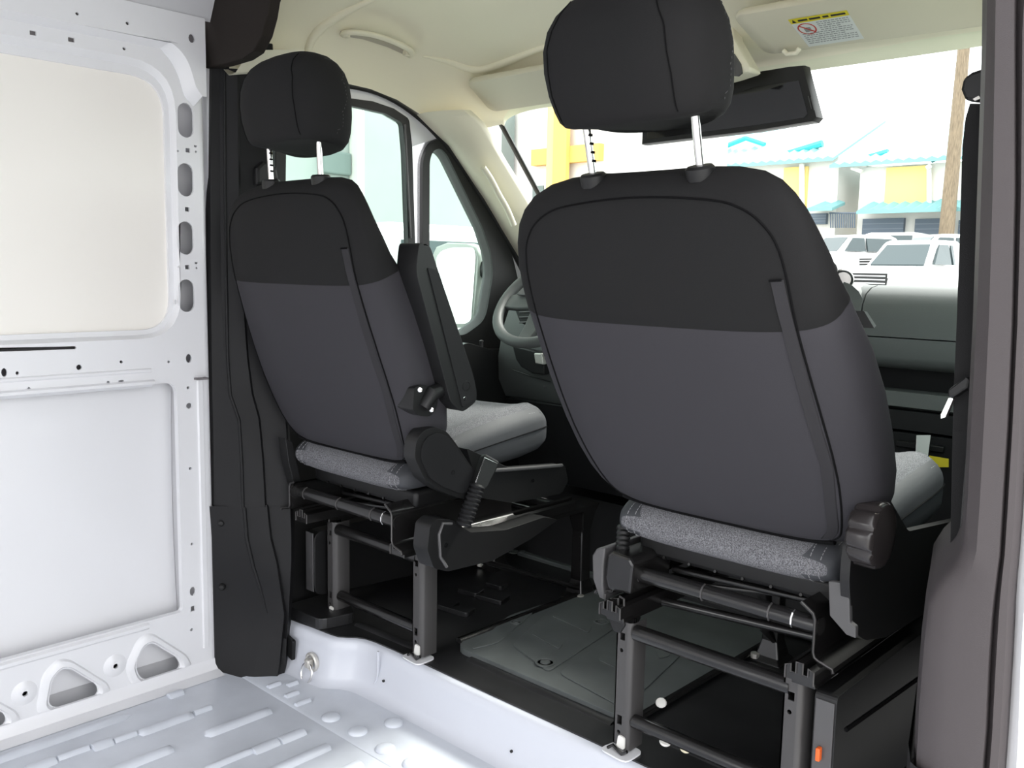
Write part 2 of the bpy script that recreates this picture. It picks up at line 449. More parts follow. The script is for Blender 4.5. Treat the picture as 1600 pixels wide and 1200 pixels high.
# ---- step up to the cab floor
def steppath(dz):
    # (x, y) of the step face, left to right; dz = forward lean
    pts = [(-2.24, 1.362), (-2.12, 1.372), (-2.06, 1.380), (-1.985, 1.386), (-1.955, 1.392), (-1.935, 1.405), (-1.915, 1.424), (-1.89, 1.436), (-1.86, 1.441), (-1.78, 1.444), (-1.2, 1.446), (XR - .01, 1.446)]
    return [(x, y + dz) for x, y in pts]
rings = []
for z, dz in ((.0005, -.055), (.004, -.040), (.014, -.022), (.03, -.012), (.10, 0), (.122, .004), (.130, .012), (.131, .03)):
    rings.append([(x, y, z) for x, y in steppath(dz)])
m = MB(); m.loft(rings, closed=False)
# pressed panel edge beside the bulge
q = [P(u, v, 1, 1.432) for u, v in [(590, 1018), (590, 1045), (588, 1062), (580, 1076), (570, 1080)]]
m.tube([(p.x, 1.434, p.z) for p in q], .0035, 6)
STEP = tag(m.build('wall_front', STEPP, smooth=50), kind='structure')
for u, v in ((599, 1064), (594, 1082), (716, 1144), (799, 1174)):
    p = P(u, v, 1, 1.434); m = MB(); m.lathe([(.0035, -.004), (.0035, .002), (.001, .003)], p, (0, -1, 0), 8); m.build('rivet', SEAL, STEP)
# ---- cab floor, black paint with a grey rubber mat
m = MB()
edge = [(x, y) for x, y in steppath(.021)]
m.plate(edge + [(XR, 3.0), (-2.26, 3.0)], [], 2, .06, .134)
CABF = tag(m.build('floor.001', CABFL, smooth=0), kind='structure')
def floorbar(pts, r, name, mt, par, n=6, flat=.6):
    m = MB(); m.tube(pts, r, n, flat=flat); return m.build(name, mt, par, smooth=60)
m = MB()
def zl(u, v, z=.152): p = P(u, v, 2, z); return (p.x, p.y)
mp = rpoly([(-1.668, 1.572), (-1.105, 1.572), (-1.105, 2.75), (-1.668, 2.75)], [.05, .05, .02, .02], 5)
m.plate(mp, [], 2, .134, .150)
MAT_ = m.build('rubber_mat', RUBBER, CABF, smooth=0, bevel=.006)
for pts in ([(800, 1008), (868, 946), (962, 981), (857, 1050)], [(873, 1052), (968, 986), (1066, 1022), (976, 1108)], [(735, 1015), (795, 962), (848, 944), (778, 1005)]):
    m = MB(); m.plate(rpoly([zl(*p) for p in pts], .02, 4), [], 2, .150, .1535)
    m.build('mat_panel', RUBBER, MAT_, smooth=0, bevel=.0015)
for pts in ([(934, 1030), (945, 1022), (978, 1036), (978, 1050)], [(862, 962), (872, 958), (925, 978), (920, 988)], [(828, 988), (836, 984), (880, 1005), (874, 1014)], [(1025, 1015), (1045, 1012), (1048, 1024), (1030, 1029)]):
    m = MB(); m.plate(rpoly([zl(*p, .156) for p in pts], .012, 4), [], 2, .1535, .1560)
    m.build('mat_slot', RUBBER, MAT_, smooth=0, bevel=.001)
for u, v, r in ((852, 1035, .026), (940, 971, .022), (806, 972, .016), (802, 862, .02), (815, 862, .014)):
    p = P(u, v, 2, .154); m = MB()
    m.lathe([(r, 0), (r, .003), (r * .8, .0035), (r * .75, .001), (r * .5, .001), (r * .48, .004), (.001, .0045)], (p.x, p.y, .1525), (0, 0, 1), 20)
    m.build('mat_fastener', RUBBER, MAT_, smooth=40)
m = MB()                                     # tread pattern farther forward
for i in range(16):
    for j in range(11):
        x = -2.05 + i * .062 + (j % 2) * .031; y = 2.33 + j * .045
        a = .7 if (i + j) % 2 else -.7
        m.box(-.022, .022, -.005, .005, 0, .004, M=Matrix.Translation((x, y, .150)) @ Matrix.Rotation(a, 4, 'Z'))
tag(m.build('tread_pattern', RUBBER, CABF, smooth=0), kind='stuff')
m = MB(); m.box(-2.10, -1.668, 2.28, 2.9, .134, .149); m.build('footwell_mat', RUBBER, CABF, smooth=0, bevel=.004)
floorbar([(-1.678, y, .150) for y in (1.6, 2.2)], .012, 'mat_edge', STEELB, CABF)
floorbar([(-1.10, y, .145) for y in (1.58, 2.2)], .012, 'mat_edge', STEELB, CABF)
# pressed beads in the black floor
for a, b in [((560, 975), (650, 1012)), ((735, 1030), (960, 1130)), ((1040, 1155), (1140, 1200))]:
    p = P(*a, 2, .134); q = P(*b, 2, .134); floorbar([(p.x, p.y, .134), (q.x, q.y, .134)], .016, 'floor_bead', CABFL, CABF, 8, .4)
m = MB()
for u, v, s in ((690, 945, .05), (735, 925, .04), (720, 955, .04), (775, 915, .035), (770, 935, .05)):
    p = P(u, v, 2, .14); m.prism(rpoly([(p.x - s, p.y - s * .6), (p.x + s, p.y - s * .3), (p.x + s * .6, p.y + s), (p.x - s * .4, p.y + s * .7)], .01, 2), 2, .134, .148)
m.build('floor_pads', CABFL, CABF, smooth=0, bevel=.003)
m = MB(); m.plate(rpoly([(-2.18, 1.395), (-2.02, 1.40), (-1.995, 1.5), (-2.18, 1.6)], .02, 3), [], 2, .134, .165); m.build('floor_end_cap', CABFL, CABF, smooth=0, bevel=.006)
m = MB(); m.prism(rpoly([(-2.135, .055), (-2.085, .04), (-2.08, .098), (-2.125, .108)], .004, 2), 1, 1.352, 1.362); m.build('trim_clip', PLB, STEP, smooth=0, bevel=.002)

# ---- tie-down ring on the step
p = P(489, 1034, 1, 1.375)
t = empty('tie_down_ring', (p.x, 1.372, p.z), 'zinc tie-down ring in its cup on the white step face', 'tie-down ring')
m = MB(); m.lathe([(.027, -.004), (.027, .004), (.023, .007), (.019, .004), (.019, -.003), (.001, -.003)], (p.x, 1.3725, p.z), (0, -1, 0), 24); m.build('cup', ZINC, t)
m = MB(); m.box(p.x - .010, p.x + .010, 1.352, 1.371, p.z - .012, p.z + .012); m.build('bracket', ZINC, t, bevel=.004)
m = MB(); m.tube([(p.x + .024 * math.cos(a), 1.360 - .006 * (1 - math.sin(a)), p.z - .026 + .027 * math.sin(a)) for a in [2 * math.pi * k / 20 for k in range(20)]], .0028, 8, closed=True); m.build('ring', CHROME, t)

# ================================================================== STRUCTURE: black pillar trims
def pl(pts, y): return [P(u, v, 1, y) for u, v in pts]
def zip_levels(levels, name, mt, parent=None):
    m = MB(); m.loft(levels, closed=False); return m.build(name, mt, parent, smooth=30)
def left_level(v, uA, uR, uB, uF=0):
    A = P(uA, v, 0, XW + .004); xr = lerp([560, 790, 960, 1066], [-2.236, -2.19, -2.15, -2.135], v); xb = lerp([600, 790, 930, 1066], [-2.212, -2.165, -2.115, -2.095], v); R1 = P(uR - 4, v, 0, xr - .012); R2 = P(uR + 4, v, 0, xr); Bp = P(uB, v, 0, xb)
    z = Bp.z
    if uF:
        S1 = P(uB + 3, v, 0, xb - .006); S2 = P(uF, v, 0, lerp([600, 790, 930], [-2.19, -2.135, -2.10], v)); far = [Vector((S1.x, S1.y, z)), Vector((S2.x, S2.y, z)), Vector((S2.x - .03, S2.y + .03, z))]
    else: far = [Vector((Bp.x - .02, Bp.y + .02, z)), Vector((Bp.x - .05, Bp.y + .05, z)), Vector((XW + .02, Bp.y + .08, z))]
    return [Vector((XW - .03, A.y + .004, z)), Vector((A.x, A.y, z)), Vector((R1.x, R1.y, z)), Vector((R2.x, R2.y, z)), Vector((Bp.x, Bp.y, z))] + far
up_lv = [left_level(*a) for a in [(60, 331, 347, 371, 425), (110, 331, 347, 371, 425), (300, 329, 348, 373, 425), (450, 330, 350, 378, 430), (560, 331, 352, 386, 436), (615, 332, 356, 393, 440), (655, 333, 370, 404, 446), (720, 334, 374, 410, 450), (792, 335, 376, 414, 452)]]
TRIM1 = tag(zip_levels(up_lv, 'trim_1', BLACKT), kind='structure')
lo_lv = [left_level(*a) for a in [(789, 328, 378, 417, 453), (840, 332, 382, 422, 455), (880, 333, 391, 432, 455), (920, 334, 403, 438, 453), (960, 335, 414, 444, 451), (1000, 336, 410, 440, 448), (1040, 337, 400, 436, 446), (1066, 338, 390, 432, 444)]]
m = MB(); m.tube([lv_[3] + Vector((-.001, .0, 0)) for lv_ in up_lv], .0045, 8); m.build('trim_bead', BLACKT, TRIM1, smooth=60)
m = MB(); m.tube([lv_[3] + Vector((-.001, .0, 0)) for lv_ in lo_lv[:5]], [.0055, .0055, .0055, .005, .002], 8); m.build('trim_bead', BLACKT, TRIM1, smooth=60)
LT = zip_levels(lo_lv, 'lower_trim', BLACKT, TRIM1)
LT.location = Vector((.0, -.003, 0)) - TRIM1.location + LT.location if False else LT.location
for u, v in ((346, 817), (347, 917)):
    p = P(u, v, 0, -2.236); m = MB(); m.lathe([(.0095, -.012), (.0095, .004), (.006, .008), (.001, .009)], p, (.75, -.66, 0), 14); m.build('trim_screw', PLB, TRIM1)
# transverse black header above, arched
hp = [(316, -60), (311, 0), (313, 60), (318, 107), (350, 101), (380, 92), (398, 80), (411, 55), (419, 25), (423, 0), (434, -40), (470, -100), (330, -120)]
hpts = [(q.x, q.z) for q in pl(hp[:11], 1.235)]
top = [(-1.9, 1.90), (-2.16, 1.87), (-2.225, 1.80)]
hpoly = hpts[1:10] + [(hpts[9][0] + .03, 1.86), (-1.85, 1.9), (-2.15, 1.88)]
hpoly = hpts[1:10] + [(hpts[9][0] + .04, hpts[9][1] + .05), (-1.6, 1.855), (-1.0, 1.855), (-.62, 1.78), (-.46, 1.62), (-.40, 1.62), (-.40, 1.80), (-.5, 1.88), (-1.3, 1.912), (-2.1, 1.875), (-2.23, 1.80)]
m = MB(); m.plate(hpoly, [], 1, 1.232, 1.262)
tag(m.build('trim_3', HEADB, smooth=0, bevel=.006), kind='structure')

# right pillar beside the open sliding door
def right_level(v, u0, u1, u2, u3):
    Y = 1.30
    a = P(u0, v, 1, Y); z = a.z
    b = P(u1, v, 1, Y - .018); c = P(u1 + 5, v, 1, Y + .004); d = P(u2 - 10, v, 1, Y - .010); e = P(u2, v, 1, Y); f = P(u2 + 3, v, 1, Y + .014)
    g = P(u3, v, 1, Y - .003); h = P(u3 + 5, v, 1, Y + .02)
    rt = a.x / Y; pts = [(rt * 1.60 + .006, 1.60), (rt * (Y + .16) + .003, Y + .16), (rt * (Y + .045), Y + .045), (a.x - .001, Y + .014), (a.x + .006, Y - .004), (a.x + .016, Y - .012), ((a.x + b.x) / 2, Y - .020), (b.x, b.y), (c.x, c.y), ((c.x + d.x) / 2, Y - .012), (d.x, d.y), (e.x, e.y), (f.x, f.y)]
    return [Vector((x, y, z)) for x, y in pts], [Vector((q.x, q.y, z)) for q in (f, g, h)] + [Vector((h.x + .02, h.y + .03, z))]
RL = [(-260, 1540, 1586, 1642, 1660), (-60, 1537, 1584, 1635, 1655), (60, 1535, 1583, 1622, 1644), (300, 1527, 1584, 1618, 1638), (500, 1520, 1580, 1612, 1630), (650, 1512, 1574, 1604, 1622), (780, 1506, 1566, 1597, 1616), (850, 1500, 1562, 1592, 1612),
      (880, 1488, 1558, 1589, 1608), (910, 1462, 1554, 1587, 1604), (940, 1446, 1551, 1586, 1602), (1000, 1439, 1547, 1583, 1599), (1100, 1431, 1543, 1577, 1596), (1185, 1427, 1536, 1571, 1592), (1300, 1424, 1530, 1566, 1588)]
lv = [right_level(*a) for a in RL]
TRIM2 = tag(zip_levels([a for a, b in lv], 'trim_2', PILLR), kind='structure')
zip_levels([b for a, b in lv], 'door_jamb', WHITE, TRIM2)
m = MB(); lw = [a for a, b in lv][-2]
m.loft([[Vector((p.x - .006 if i < 6 else p.x, p.y - .008, z)) for i, p in enumerate(lw)] for z in (.30, lw[0].z - .0)], closed=False)
m.build('lower_trim', BLACKT, TRIM2, smooth=30)
# ================================================================== CAB LINING
XC = -1.31
def Lx(u, v, x=-2.205): p = P(u, v, 0, x); return (p.y, p.z)
sealpts = [Lx(*a) for a in [(345, 106), (440, 112), (535, 129), (600, 144), (655, 176), (705, 226), (760, 308), (815, 402), (838, 452)]]
def seal_z(y): return lerp([a for a, b in sealpts], [b for a, b in sealpts], y)
# headliner: cross sections from the left door opening over the roof to the right
secs = []
ysec = [1.264, 1.33, 1.42, 1.52, 1.62, 1.72, 1.82, 1.92, 2.00, 2.06, 2.12, 2.17, 2.20]
ztop_y = [1.845, 1.85, 1.855, 1.86, 1.86, 1.85, 1.83, 1.795, 1.755, 1.725, 1.69, 1.662, 1.648]
def cab_section(y, zt):
    ze = max(seal_z(y), 1.535) if y < 2.02 else lerp([2.02, 2.2], [1.54, 1.60], y)
    xe = -2.205 if y < 2.0 else lerp([2.0, 2.2], [-2.205, -2.135], y)
    h = zt - ze; half = []
    wv = .30 if y < 2.0 else lerp([2.0, 2.2], [.30, .2], y)
    for k in range(13):
        t = k / 12 * math.pi / 2
        half.append((xe + .0 + wv * (1 - math.cos(t) ** .9), ze + h * math.sin(t) ** .85))
    bow = .012
    midp = [(xe + wv + (XC - xe - wv) * k / 4, zt + bow * math.sin(math.pi / 2 * k / 4)) for k in range(1, 5)]
    L = half + midp
    R = [(2 * XC - x, z) for x, z in L[:-1]][::-1]
    f = max(0, min(1, (y - 1.98) / .22))
    return [Vector((x, y + .095 * f * (1 - ((x - XC) / .84) ** 2), z)) for x, z in L + R]
rings = [cab_section(y, z) for y, z in zip(ysec, ztop_y)]
m = MB(); m.loft(rings, closed=False)
last = rings[-1]
m.loft([last, [p + Vector((0, .012, -.004)) for p in last], [p + Vector((0, .02, .012)) for p in last]], closed=False)
HL = tag(m.build('ceiling.001', CREAM, smooth=70), kind='structure')
# moulded rib of the lining beside the door, and the lining's return over the pillar
rb = [P(u, v, 0, -2.10) for u, v in [(478, 92), (484, 66), (500, 45), (522, 28), (555, 10), (600, -8)]]
m = MB(); m.loft([[Vector((XW + .03, 1.262, 1.63)), Vector((-2.205, 1.262, 1.612)), Vector((-2.17, 1.262, 1.615)), Vector((-2.10, 1.262, 1.66))], [Vector((XW + .03, 1.44, 1.66)), Vector((-2.215, 1.45, 1.655)), Vector((-2.19, 1.45, 1.66)), Vector((-2.14, 1.45, 1.70))]], closed=False)
m.build('lining_return', CREAM, HL, smooth=60)
# grab handle; the hollow behind it is only a darker colour
t = empty('grab_handle', (-2.10, 1.72, 1.75), 'cream grab handle on the ceiling edge above the left cab window', 'grab handle')
from mathutils.bvhtree import BVHTree
bv = BVHTree.FromPolygons([HL.matrix_world @ v.co + HL.location for v in HL.data.vertices], [tuple(p.vertices) for p in HL.data.polygons])
def onlin(u, v, off=0.0):
    d = ray(u, v).normalized(); h = bv.ray_cast(CAM, d)
    return (h[0] if h[0] is not None else P(u, v, 2, 1.8)) - d * off
rbp = smoothline([onlin(u, v) for u, v in [(478, 96), (484, 68), (498, 46), (522, 28), (560, 8), (610, -12)]], 5)
m = MB(); m.tube(rbp, [.004 + .010 * math.sin(math.pi * min(1, (k + 4) / 30)) for k in range(len(rbp))], 8); m.build('lining_rib', CREAM, HL, smooth=60)
rbp = smoothline([onlin(u, v) for u, v in [(660, 88), (700, 96), (742, 108), (780, 100), (860, 70), (980, 40)]], 5)
m = MB(); m.tube(rbp, [.002 + .012 * math.sin(math.pi * k / (len(rbp) - 1)) for k in range(len(rbp))], 8); m.build('lining_rib', CREAM, HL, smooth=60)
m = MB(); cup = [onlin(u, v, .002) for u, v in [(532, 50), (548, 46), (580, 50), (612, 60), (636, 72), (646, 82), (628, 84), (606, 74), (570, 62), (540, 57)]]
m.loft([cup, [p + Vector((.0, .0, .004)) for p in cup]]); m.build('hollow_shade', mat('cream_hollow_shade', (.50, .46, .38), .9), HL, smooth=0)  # flat patch on the lining, hollow's shade put into its colour
hh = [onlin(u, v, d) for u, v, d in [(536, 54, .0), (542, 51, .03), (560, 51, .045), (585, 55, .05), (610, 63, .05), (630, 72, .045), (642, 80, .03), (641, 87, .0)]]
m = MB(); m.tube(smoothline(hh, 5), [.0105] * 36, 8, flat=.75); m.build('grip', CREAMP, t, smooth=60)
for u, v in ((540, 54), (636, 83)):
    q = onlin(u, v, .01); m = MB(); m.box(q.x - .008, q.x + .008, q.y - .012, q.y + .012, q.z - .008, q.z + .010); m.build('mount', CREAMP, t, bevel=.004)

# windshield
def wsz(y): return 1.605 - 1.10 * (y - 2.20)
m = MB()
gl = []
for k in range(9):
    x = -2.14 + (2.14 - .48) * k / 8
    c = (x - XC) / .85; dy = .10 * (1 - c * c)
    gl.append([Vector((x, 2.19 + dy + s * .5, 1.625 - 1.10 * s * .5)) for s in (-.08, .25, .5, .75, 1.0, 1.12)])
m.loft(gl, closed=False)
WS = tag(m.build('window_1', GLW, smooth=60), kind='structure')
m = MB(); m.tube([p + Vector((-.008, 0, 0)) for p in gl[0]], .009, 6); m.tube([p + Vector((.008, 0, 0)) for p in gl[-1]], .009, 6)
m.build('windshield_seal', SEAL, WS, smooth=60)

# A-pillar trims (left one in view, right one behind the pillar)
Q1 = [P(u, v, 0, -2.205) for u, v in [(655, 178), (705, 227), (760, 310), (815, 403), (870, 500)]]
Q2 = [P(u, v, 0, -2.115) for u, v in [(735, 172), (754, 190), (790, 252), (832, 318), (890, 410)]]
def apillar(mir):
    rings = []
    for a, b in zip(Q1, Q2):
        mm = a * .6 + b * .4 + Vector((.035, -.018, 0)); n = a * .25 + b * .75 + Vector((.032, -.006, 0)); o = a * .9 + b * .1 + Vector((.02, -.012, 0))
        rings.append([a + Vector((-.03, .01, 0)), a, o, mm, n, b, b + Vector((-.02, .03, 0))])
    rr = []
    for i in range(len(rings) - 1):
        for k in range(4): rr.append([p.lerp(q, k / 4) for p, q in zip(rings[i], rings[i + 1])])
    rr.append(rings[-1])
    if mir: rr = [[Vector((2 * XC - p.x, p.y, p.z)) for p in r] for r in rr]
    m = MB(); m.loft(rr, closed=False); return m
TRIM4 = tag(apillar(False).build('trim_4', CREAMP, smooth=60), kind='structure')
q = [P(u, v, 0, -2.115) for u, v in [(752, 262), (764, 280), (776, 303), (789, 326), (800, 352)]]
m = MB(); m.tube([p + Vector((.010, -.002, 0)) for p in smoothline(q, 5)], .010, 8); m.build('pillar_grip', CREAMP, TRIM4, smooth=60)
tag(apillar(True).build('trim_5', CREAMP, smooth=60), kind='structure')

# left cab door
XD = -2.245
def D(pts, x=XD): return [Lx(u, v, x) for u, v in pts]
curve = [tuple(p) for p in smoothline([(a, b, 0) for a, b in sealpts[1:]], 4)]
outer = [(a, b) for a, b, _ in curve]
outl = [(1.38, .20), (2.48, .20), (2.48, outer[-1][1])] + outer[::-1] + [(1.38, outer[0][1])]
winp = [(428, 150), (480, 150), (536, 153), (580, 159), (612, 170), (636, 186), (641, 230), (650, 530), (428, 520)]
win = rpoly(D(winp), [.02, 0, 0, 0, 0, .012, 0, .02, .02], 4)
qwp = [(656, 248), (668, 222), (688, 214), (706, 228), (762, 326), (796, 398), (808, 450), (806, 560), (728, 562), (655, 562)]
qwin = rpoly(D(qwp), [.03, .03, .02, .02, .02, .03, .03, .04, .02, .02], 4)
m = MB(); m.plate(outl, [win, qwin], 0, XD - .03, XD)
DOOR = tag(m.build('door_1', WHITE, smooth=0), kind='structure')
wg = rpoly(D([(445, 165), (480, 163), (540, 164.5), (600, 178), (626, 193), (630, 240), (640, 525), (440, 520)]), [.02, 0, 0, 0, .012, 0, .01, .01], 4)
m = MB(); m.plate(win, [wg], 0, XD - .012, XD + .010); m.build('window_seal', SEAL, DOOR, smooth=0)
qg = rpoly(D([(667, 250), (673, 235), (684, 232), (694, 242), (750, 356), (764, 398), (766, 430), (754, 500), (722, 523), (666, 523)]), [.02, .02, .015, .015, .02, .03, .03, .04, .02, .02], 4)
m = MB(); m.plate(qwin, [qg], 0, XD - .012, XD + .014); m.build('quarter_window_surround', SEAL, DOOR, smooth=0)
qi = [(p[0] * 1.0, p[1]) for p in qg]
cyq = sum(p[0] for p in qg) / len(qg); czq = sum(p[1] for p in qg) / len(qg)
m = MB(); m.loft([[(XD + .013, cyq + (a - cyq) * 1.01, czq + (b - czq) * 1.01) for a, b in qg], [(XD - .012, cyq + (a - cyq) * .97 , czq + (b - czq) * .975) for a, b in qg], [(XD - .03, cyq + (a - cyq) * .965, czq + (b - czq) * .97) for a, b in qg]], cap=False); m.build('quarter_window_lip', PLG, DOOR, smooth=50)
m = MB(); m.plate(wg, [], 0, XD - .010, XD - .006); m.build('side_window', GLS, DOOR, smooth=0)
m = MB(); m.plate(qg, [], 0, XD - .022, XD - .018); m.build('quarter_window', GLS, DOOR, smooth=0)
m = MB(); m.tube([(XD + .012, a, b + .004) for a, b in outer], .011, 8); m.build('door_seal', SEAL, DOOR, smooth=60)
# window run channel: two thin bright/dark strips down the front edge of the window
a = D([(628, 195), (637, 372)]); m = MB(); m.tube([(XD + .014, p[0], p[1]) for p in a], .004, 6); m.build('run_channel', STEELG, DOOR)
m = MB(); m.plate(rpoly(D([(404, 548), (640, 540), (728, 540), (762, 545), (790, 545), (804, 560), (806, 640), (840, 660), (840, 1000), (404, 1000)], XD + .02), .01, 2), [], 0, XD - .01, XD + .03); m.build('door_card', PLB, DOOR, smooth=0, bevel=.008)
m = MB(); m.plate(rpoly(D([(705, 548), (722, 534), (768, 548), (778, 568), (778, 640), (690, 640)], -2.16), .02, 4), [], 0, -2.23, -2.14); m.build('armrest', PLB, DOOR, smooth=0, bevel=.012)
q = P(752, 539, 0, -2.19); m = MB(); m.lathe([(.007, -.02), (.006, .010), (.008, .014), (.001, .018)], q, (0, 0, 1), 10); m.build('lock_pin', PLG, DOOR)
# right cab door with its window opening, behind the right pillar
m = MB(); m.plate([(1.44, .2), (2.48, .2), (2.48, 1.08), (2.05, 1.53), (1.9, 1.6), (1.44, 1.66)], [rpoly([(1.55, .92), (2.36, .92), (2.36, 1.12), (2.0, 1.48), (1.86, 1.55), (1.55, 1.58)], .03, 3)], 0, -.40, -.37)
DOOR2 = tag(m.build('door_2', WHITE, smooth=0), kind='structure')
m = MB(); m.plate([(1.55, .92), (2.36, .92), (2.36, 1.12), (2.0, 1.48), (1.86, 1.55), (1.55, 1.58)], [], 0, -.39, -.385); m.build('side_window', GLS, DOOR2, smooth=0)
m = MB(); m.box(-.42, -.39, 1.44, 2.48, .2, .9); m.build('door_card', PLB, DOOR2, smooth=0)

# ================================================================== THINGS IN THE CAB
# sun visors
def visor(name, corners, label, thick=.018):
    c = [Vector(p) for p in corners]                 # rear-left, rear-right, front-right, front-left
    o = (c[0] + c[1] + c[2] + c[3]) / 4
    t = empty(name, o, label, 'sun visor', 'sun visors')
    n = (c[1] - c[0]).cross(c[3] - c[0]).normalized()
    if n.z > 0: n = -n                                # n points down to the cab
    ex = (c[1] - c[0]).normalized(); ey = n.cross(ex)
    pl2 = [((p - c[0]).dot(ex), (p - c[0]).dot(ey)) for p in c]
    rp = rpoly(pl2, .035, 6)
    m = MB(); N = len(rp)
    cx = sum(p[0] for p in rp) / N; cy = sum(p[1] for p in rp) / N
    rings = []
    for s, d in ((.97, -thick / 2), (1.0, -thick / 4), (1.0, thick / 4), (.97, thick / 2)):
        rings.append([c[0] + ex * (cx + (a - cx) * (1 - (1 - s) * .6)) + ey * (cy + (b - cy) * s) + n * d for a, b in rp])
    m.loft(rings); m.build('panel', VISM, t, smooth=50)
    return t, c[0], ex, ey, n
pv = [P(1143, 20, 1, 1.96), P(1600, -62, 1, 1.96), P(1580, 42, 1, 2.13), P(1196, 82, 1, 2.13)]
PV, pc, pex, pey, pn = visor('sun_visor', pv, 'cream sun visor with a white and yellow warning label, right of the centre mirror')
dv = [P(728, 126, 1, 1.98), P(985, 78, 1, 1.98), P(1000, 135, 1, 2.14), P(768, 172, 1, 2.14)]
DV, *_r = visor('sun_visor', dv, 'plain cream sun visor over the steering wheel side, left of the large headrest')
q = P(785, 161, 1, 2.13); m = MB(); m.box(q.x - .012, q.x + .014, q.y - .004, q.y + .004, q.z - .004, q.z + .004); m.build('visor_tab', PLG, DV, bevel=.002)
# warning label on the right visor
def onv(u, v, d=.010):
    dd = ray(u, v); p0 = pc + pn * d; tt = (p0 - CAM).dot(pn) / dd.dot(pn); return CAM + dd * tt
def patch(name, pts, mt, d, par):
    m = MB(); a = [onv(u, v, d) for u, v in pts]; m.loft([a, [p + pn * .0004 for p in a]]); return m.build(name, mt, par, smooth=0)
T = [(1231, 31), (1323, 16), (1350, 60), (1264, 73)]
def lab(s, t):      # 0..1 over the label
    a = Vector(T[0]).lerp(Vector(T[1]), s); b = Vector(T[3]).lerp(Vector(T[2]), s); q = a.lerp(b, t); return (q.x, q.y)
def quad(s0, s1, t0, t1): return [lab(s0, t0), lab(s1, t0), lab(s1, t1), lab(s0, t1)]
LB = patch('warning_label', quad(0, 1, 0, 1), PAPER, .0095, PV)
LB['label'] = 'white printed airbag warning label with yellow head strip'
LB.location = (0, 0, 0)
def sub(name, pts, mt, d):
    m = MB(); a = [onv(u, v, d) for u, v in pts]; m.loft([a, [p + pn * .0002 for p in a]]); return m.build(name, mt, LB, smooth=0, origin=PV.location)
sub('yellow_strip', quad(0, 1, 0, .17), INKY, .0100)
sub('triangle_mark', [lab(.03, .14), lab(.065, .03), lab(.10, .14)], INKK, .0103)
for k, (a, b) in enumerate(((.14, .30), (.33, .52), (.56, .66), (.70, .95))): sub('print_word', quad(a, b, .06, .12), INKK, .0103)
ring = []
for k in range(24):
    t = 2 * math.pi * k / 24; ring.append((math.cos(t), math.sin(t)))
m = MB(); c0 = (.19, .40); rs, rt = .155, .20
for k in range(24):
    j = (k + 1) % 24
    pts = [lab(c0[0] + rs * f * ring[i][0], c0[1] + rt * f * ring[i][1]) for i, f in ((k, 1), (j, 1), (j, .84), (k, .84))]
    m.add([onv(*p, .0102) for p in pts], [(0, 1, 2, 3)])
dg = [lab(c0[0] + rs * a, c0[1] + rt * b) for a, b in ((-.72, -.58), (-.58, -.72), (.72, .58), (.58, .72))]
m.add([onv(*p, .0103) for p in dg], [(0, 1, 2, 3)])
m.build('prohibition_ring', INKR, LB, smooth=0, origin=PV.location)
m = MB()
for (a, b, cc, d) in ((-.35, .05, -.1, .55), (-.05, .4, -.25, .15), (.0, .3, .2, .5)):
    m.add([onv(*lab(c0[0] + rs * x, c0[1] + rt * y), .0101) for x, y in ((a, cc), (b, cc), (b, d), (a, d))], [(0, 1, 2, 3)])
m.build('seat_pictogram', INKG, LB, smooth=0, origin=PV.location)
m = MB()
for k in range(11):
    t0 = .22 + k * .066
    s0 = .40 if k < 5 else .05
    s = s0
    while s < (.93 if k % 4 != 3 else .7):
        l = random.uniform(.03, .09); s1 = min(s + l, .95)
        m.add([onv(*p, .0102) for p in quad(s, s1, t0, t0 + .028)], [(0, 1, 2, 3)]); s = s1 + .015
m.build('printed_text', INKG, LB, smooth=0, origin=PV.location)
q = onv(1238, 77, .016)
t = empty('visor_hook', (q.x, q.y, q.z), 'small cream plastic hook under the front edge of the labelled sun visor', 'hook')
m = MB(); m.tube([q + Vector((-.022, 0, 0)), q + Vector((-.012, 0, -.010)), q + Vector((.010, 0, -.010)), q + Vector((.018, 0, 0))], .006, 8); m.build('clip', CREAMP, t, smooth=60)

# inside mirror and its foot
def pm(u, v, y): return P(u, v, 1, y)
t = empty('rear_view_mirror', (-1.24, 2.20, 1.52), 'wide black interior mirror hanging on the windshield behind the large headrest', 'mirror')
mo = [(1004, 172), (1118, 128), (1150, 118), (1235, 104), (1257, 102), (1262, 122), (1278, 183), (1272, 190), (1180, 205), (1002, 226)]
a = [pm(u, v, 2.19) for u, v in mo]
cc = Vector((sum(p.x for p in a) / len(a), 2.19, sum(p.z for p in a) / len(a)))
def sc(l, s, dy): return [cc + (p - cc) * s + Vector((0, dy, 0)) for p in l]
m = MB(); m.loft([sc(a, .985, -.004), sc(a, 1, .004), sc(a, 1, .03), sc(a, .8, .06)]); m.build('housing', PLB, t, smooth=40)
g = [(1010, 190), (1180, 136), (1248, 126), (1262, 178), (1256, 184), (1176, 196), (1010, 218)]
b = [pm(u, v, 2.1845) for u, v in g]; m = MB(); m.loft([b, [p + Vector((0, .003, 0)) for p in b]]); m.build('mirror_face', DKGL, t, smooth=0)
for k in range(2):
    q0 = pm(1263 + 4 * k, 150 + 2 * k, 2.185); q1 = pm(1268 + 4 * k, 170 + 2 * k, 2.185); m = MB(); m.tube([q0, q1], .0012, 5); m.build('vent_slit', PLG, t)
q = pm(1110, 60, 2.1)
t = empty('overhead_console', (-1.31, 2.06, 1.66), 'cream overhead console with a grey lamp lens at the top of the windshield', 'console')
oc = [(1030, -30), (1145, 5), (1150, 60), (1180, 112), (1150, 122), (1128, 128), (1040, 140), (1010, 60)]
a = [pm(u, v, 2.10) for u, v in oc]; cc = sum(a, Vector()) / len(a)
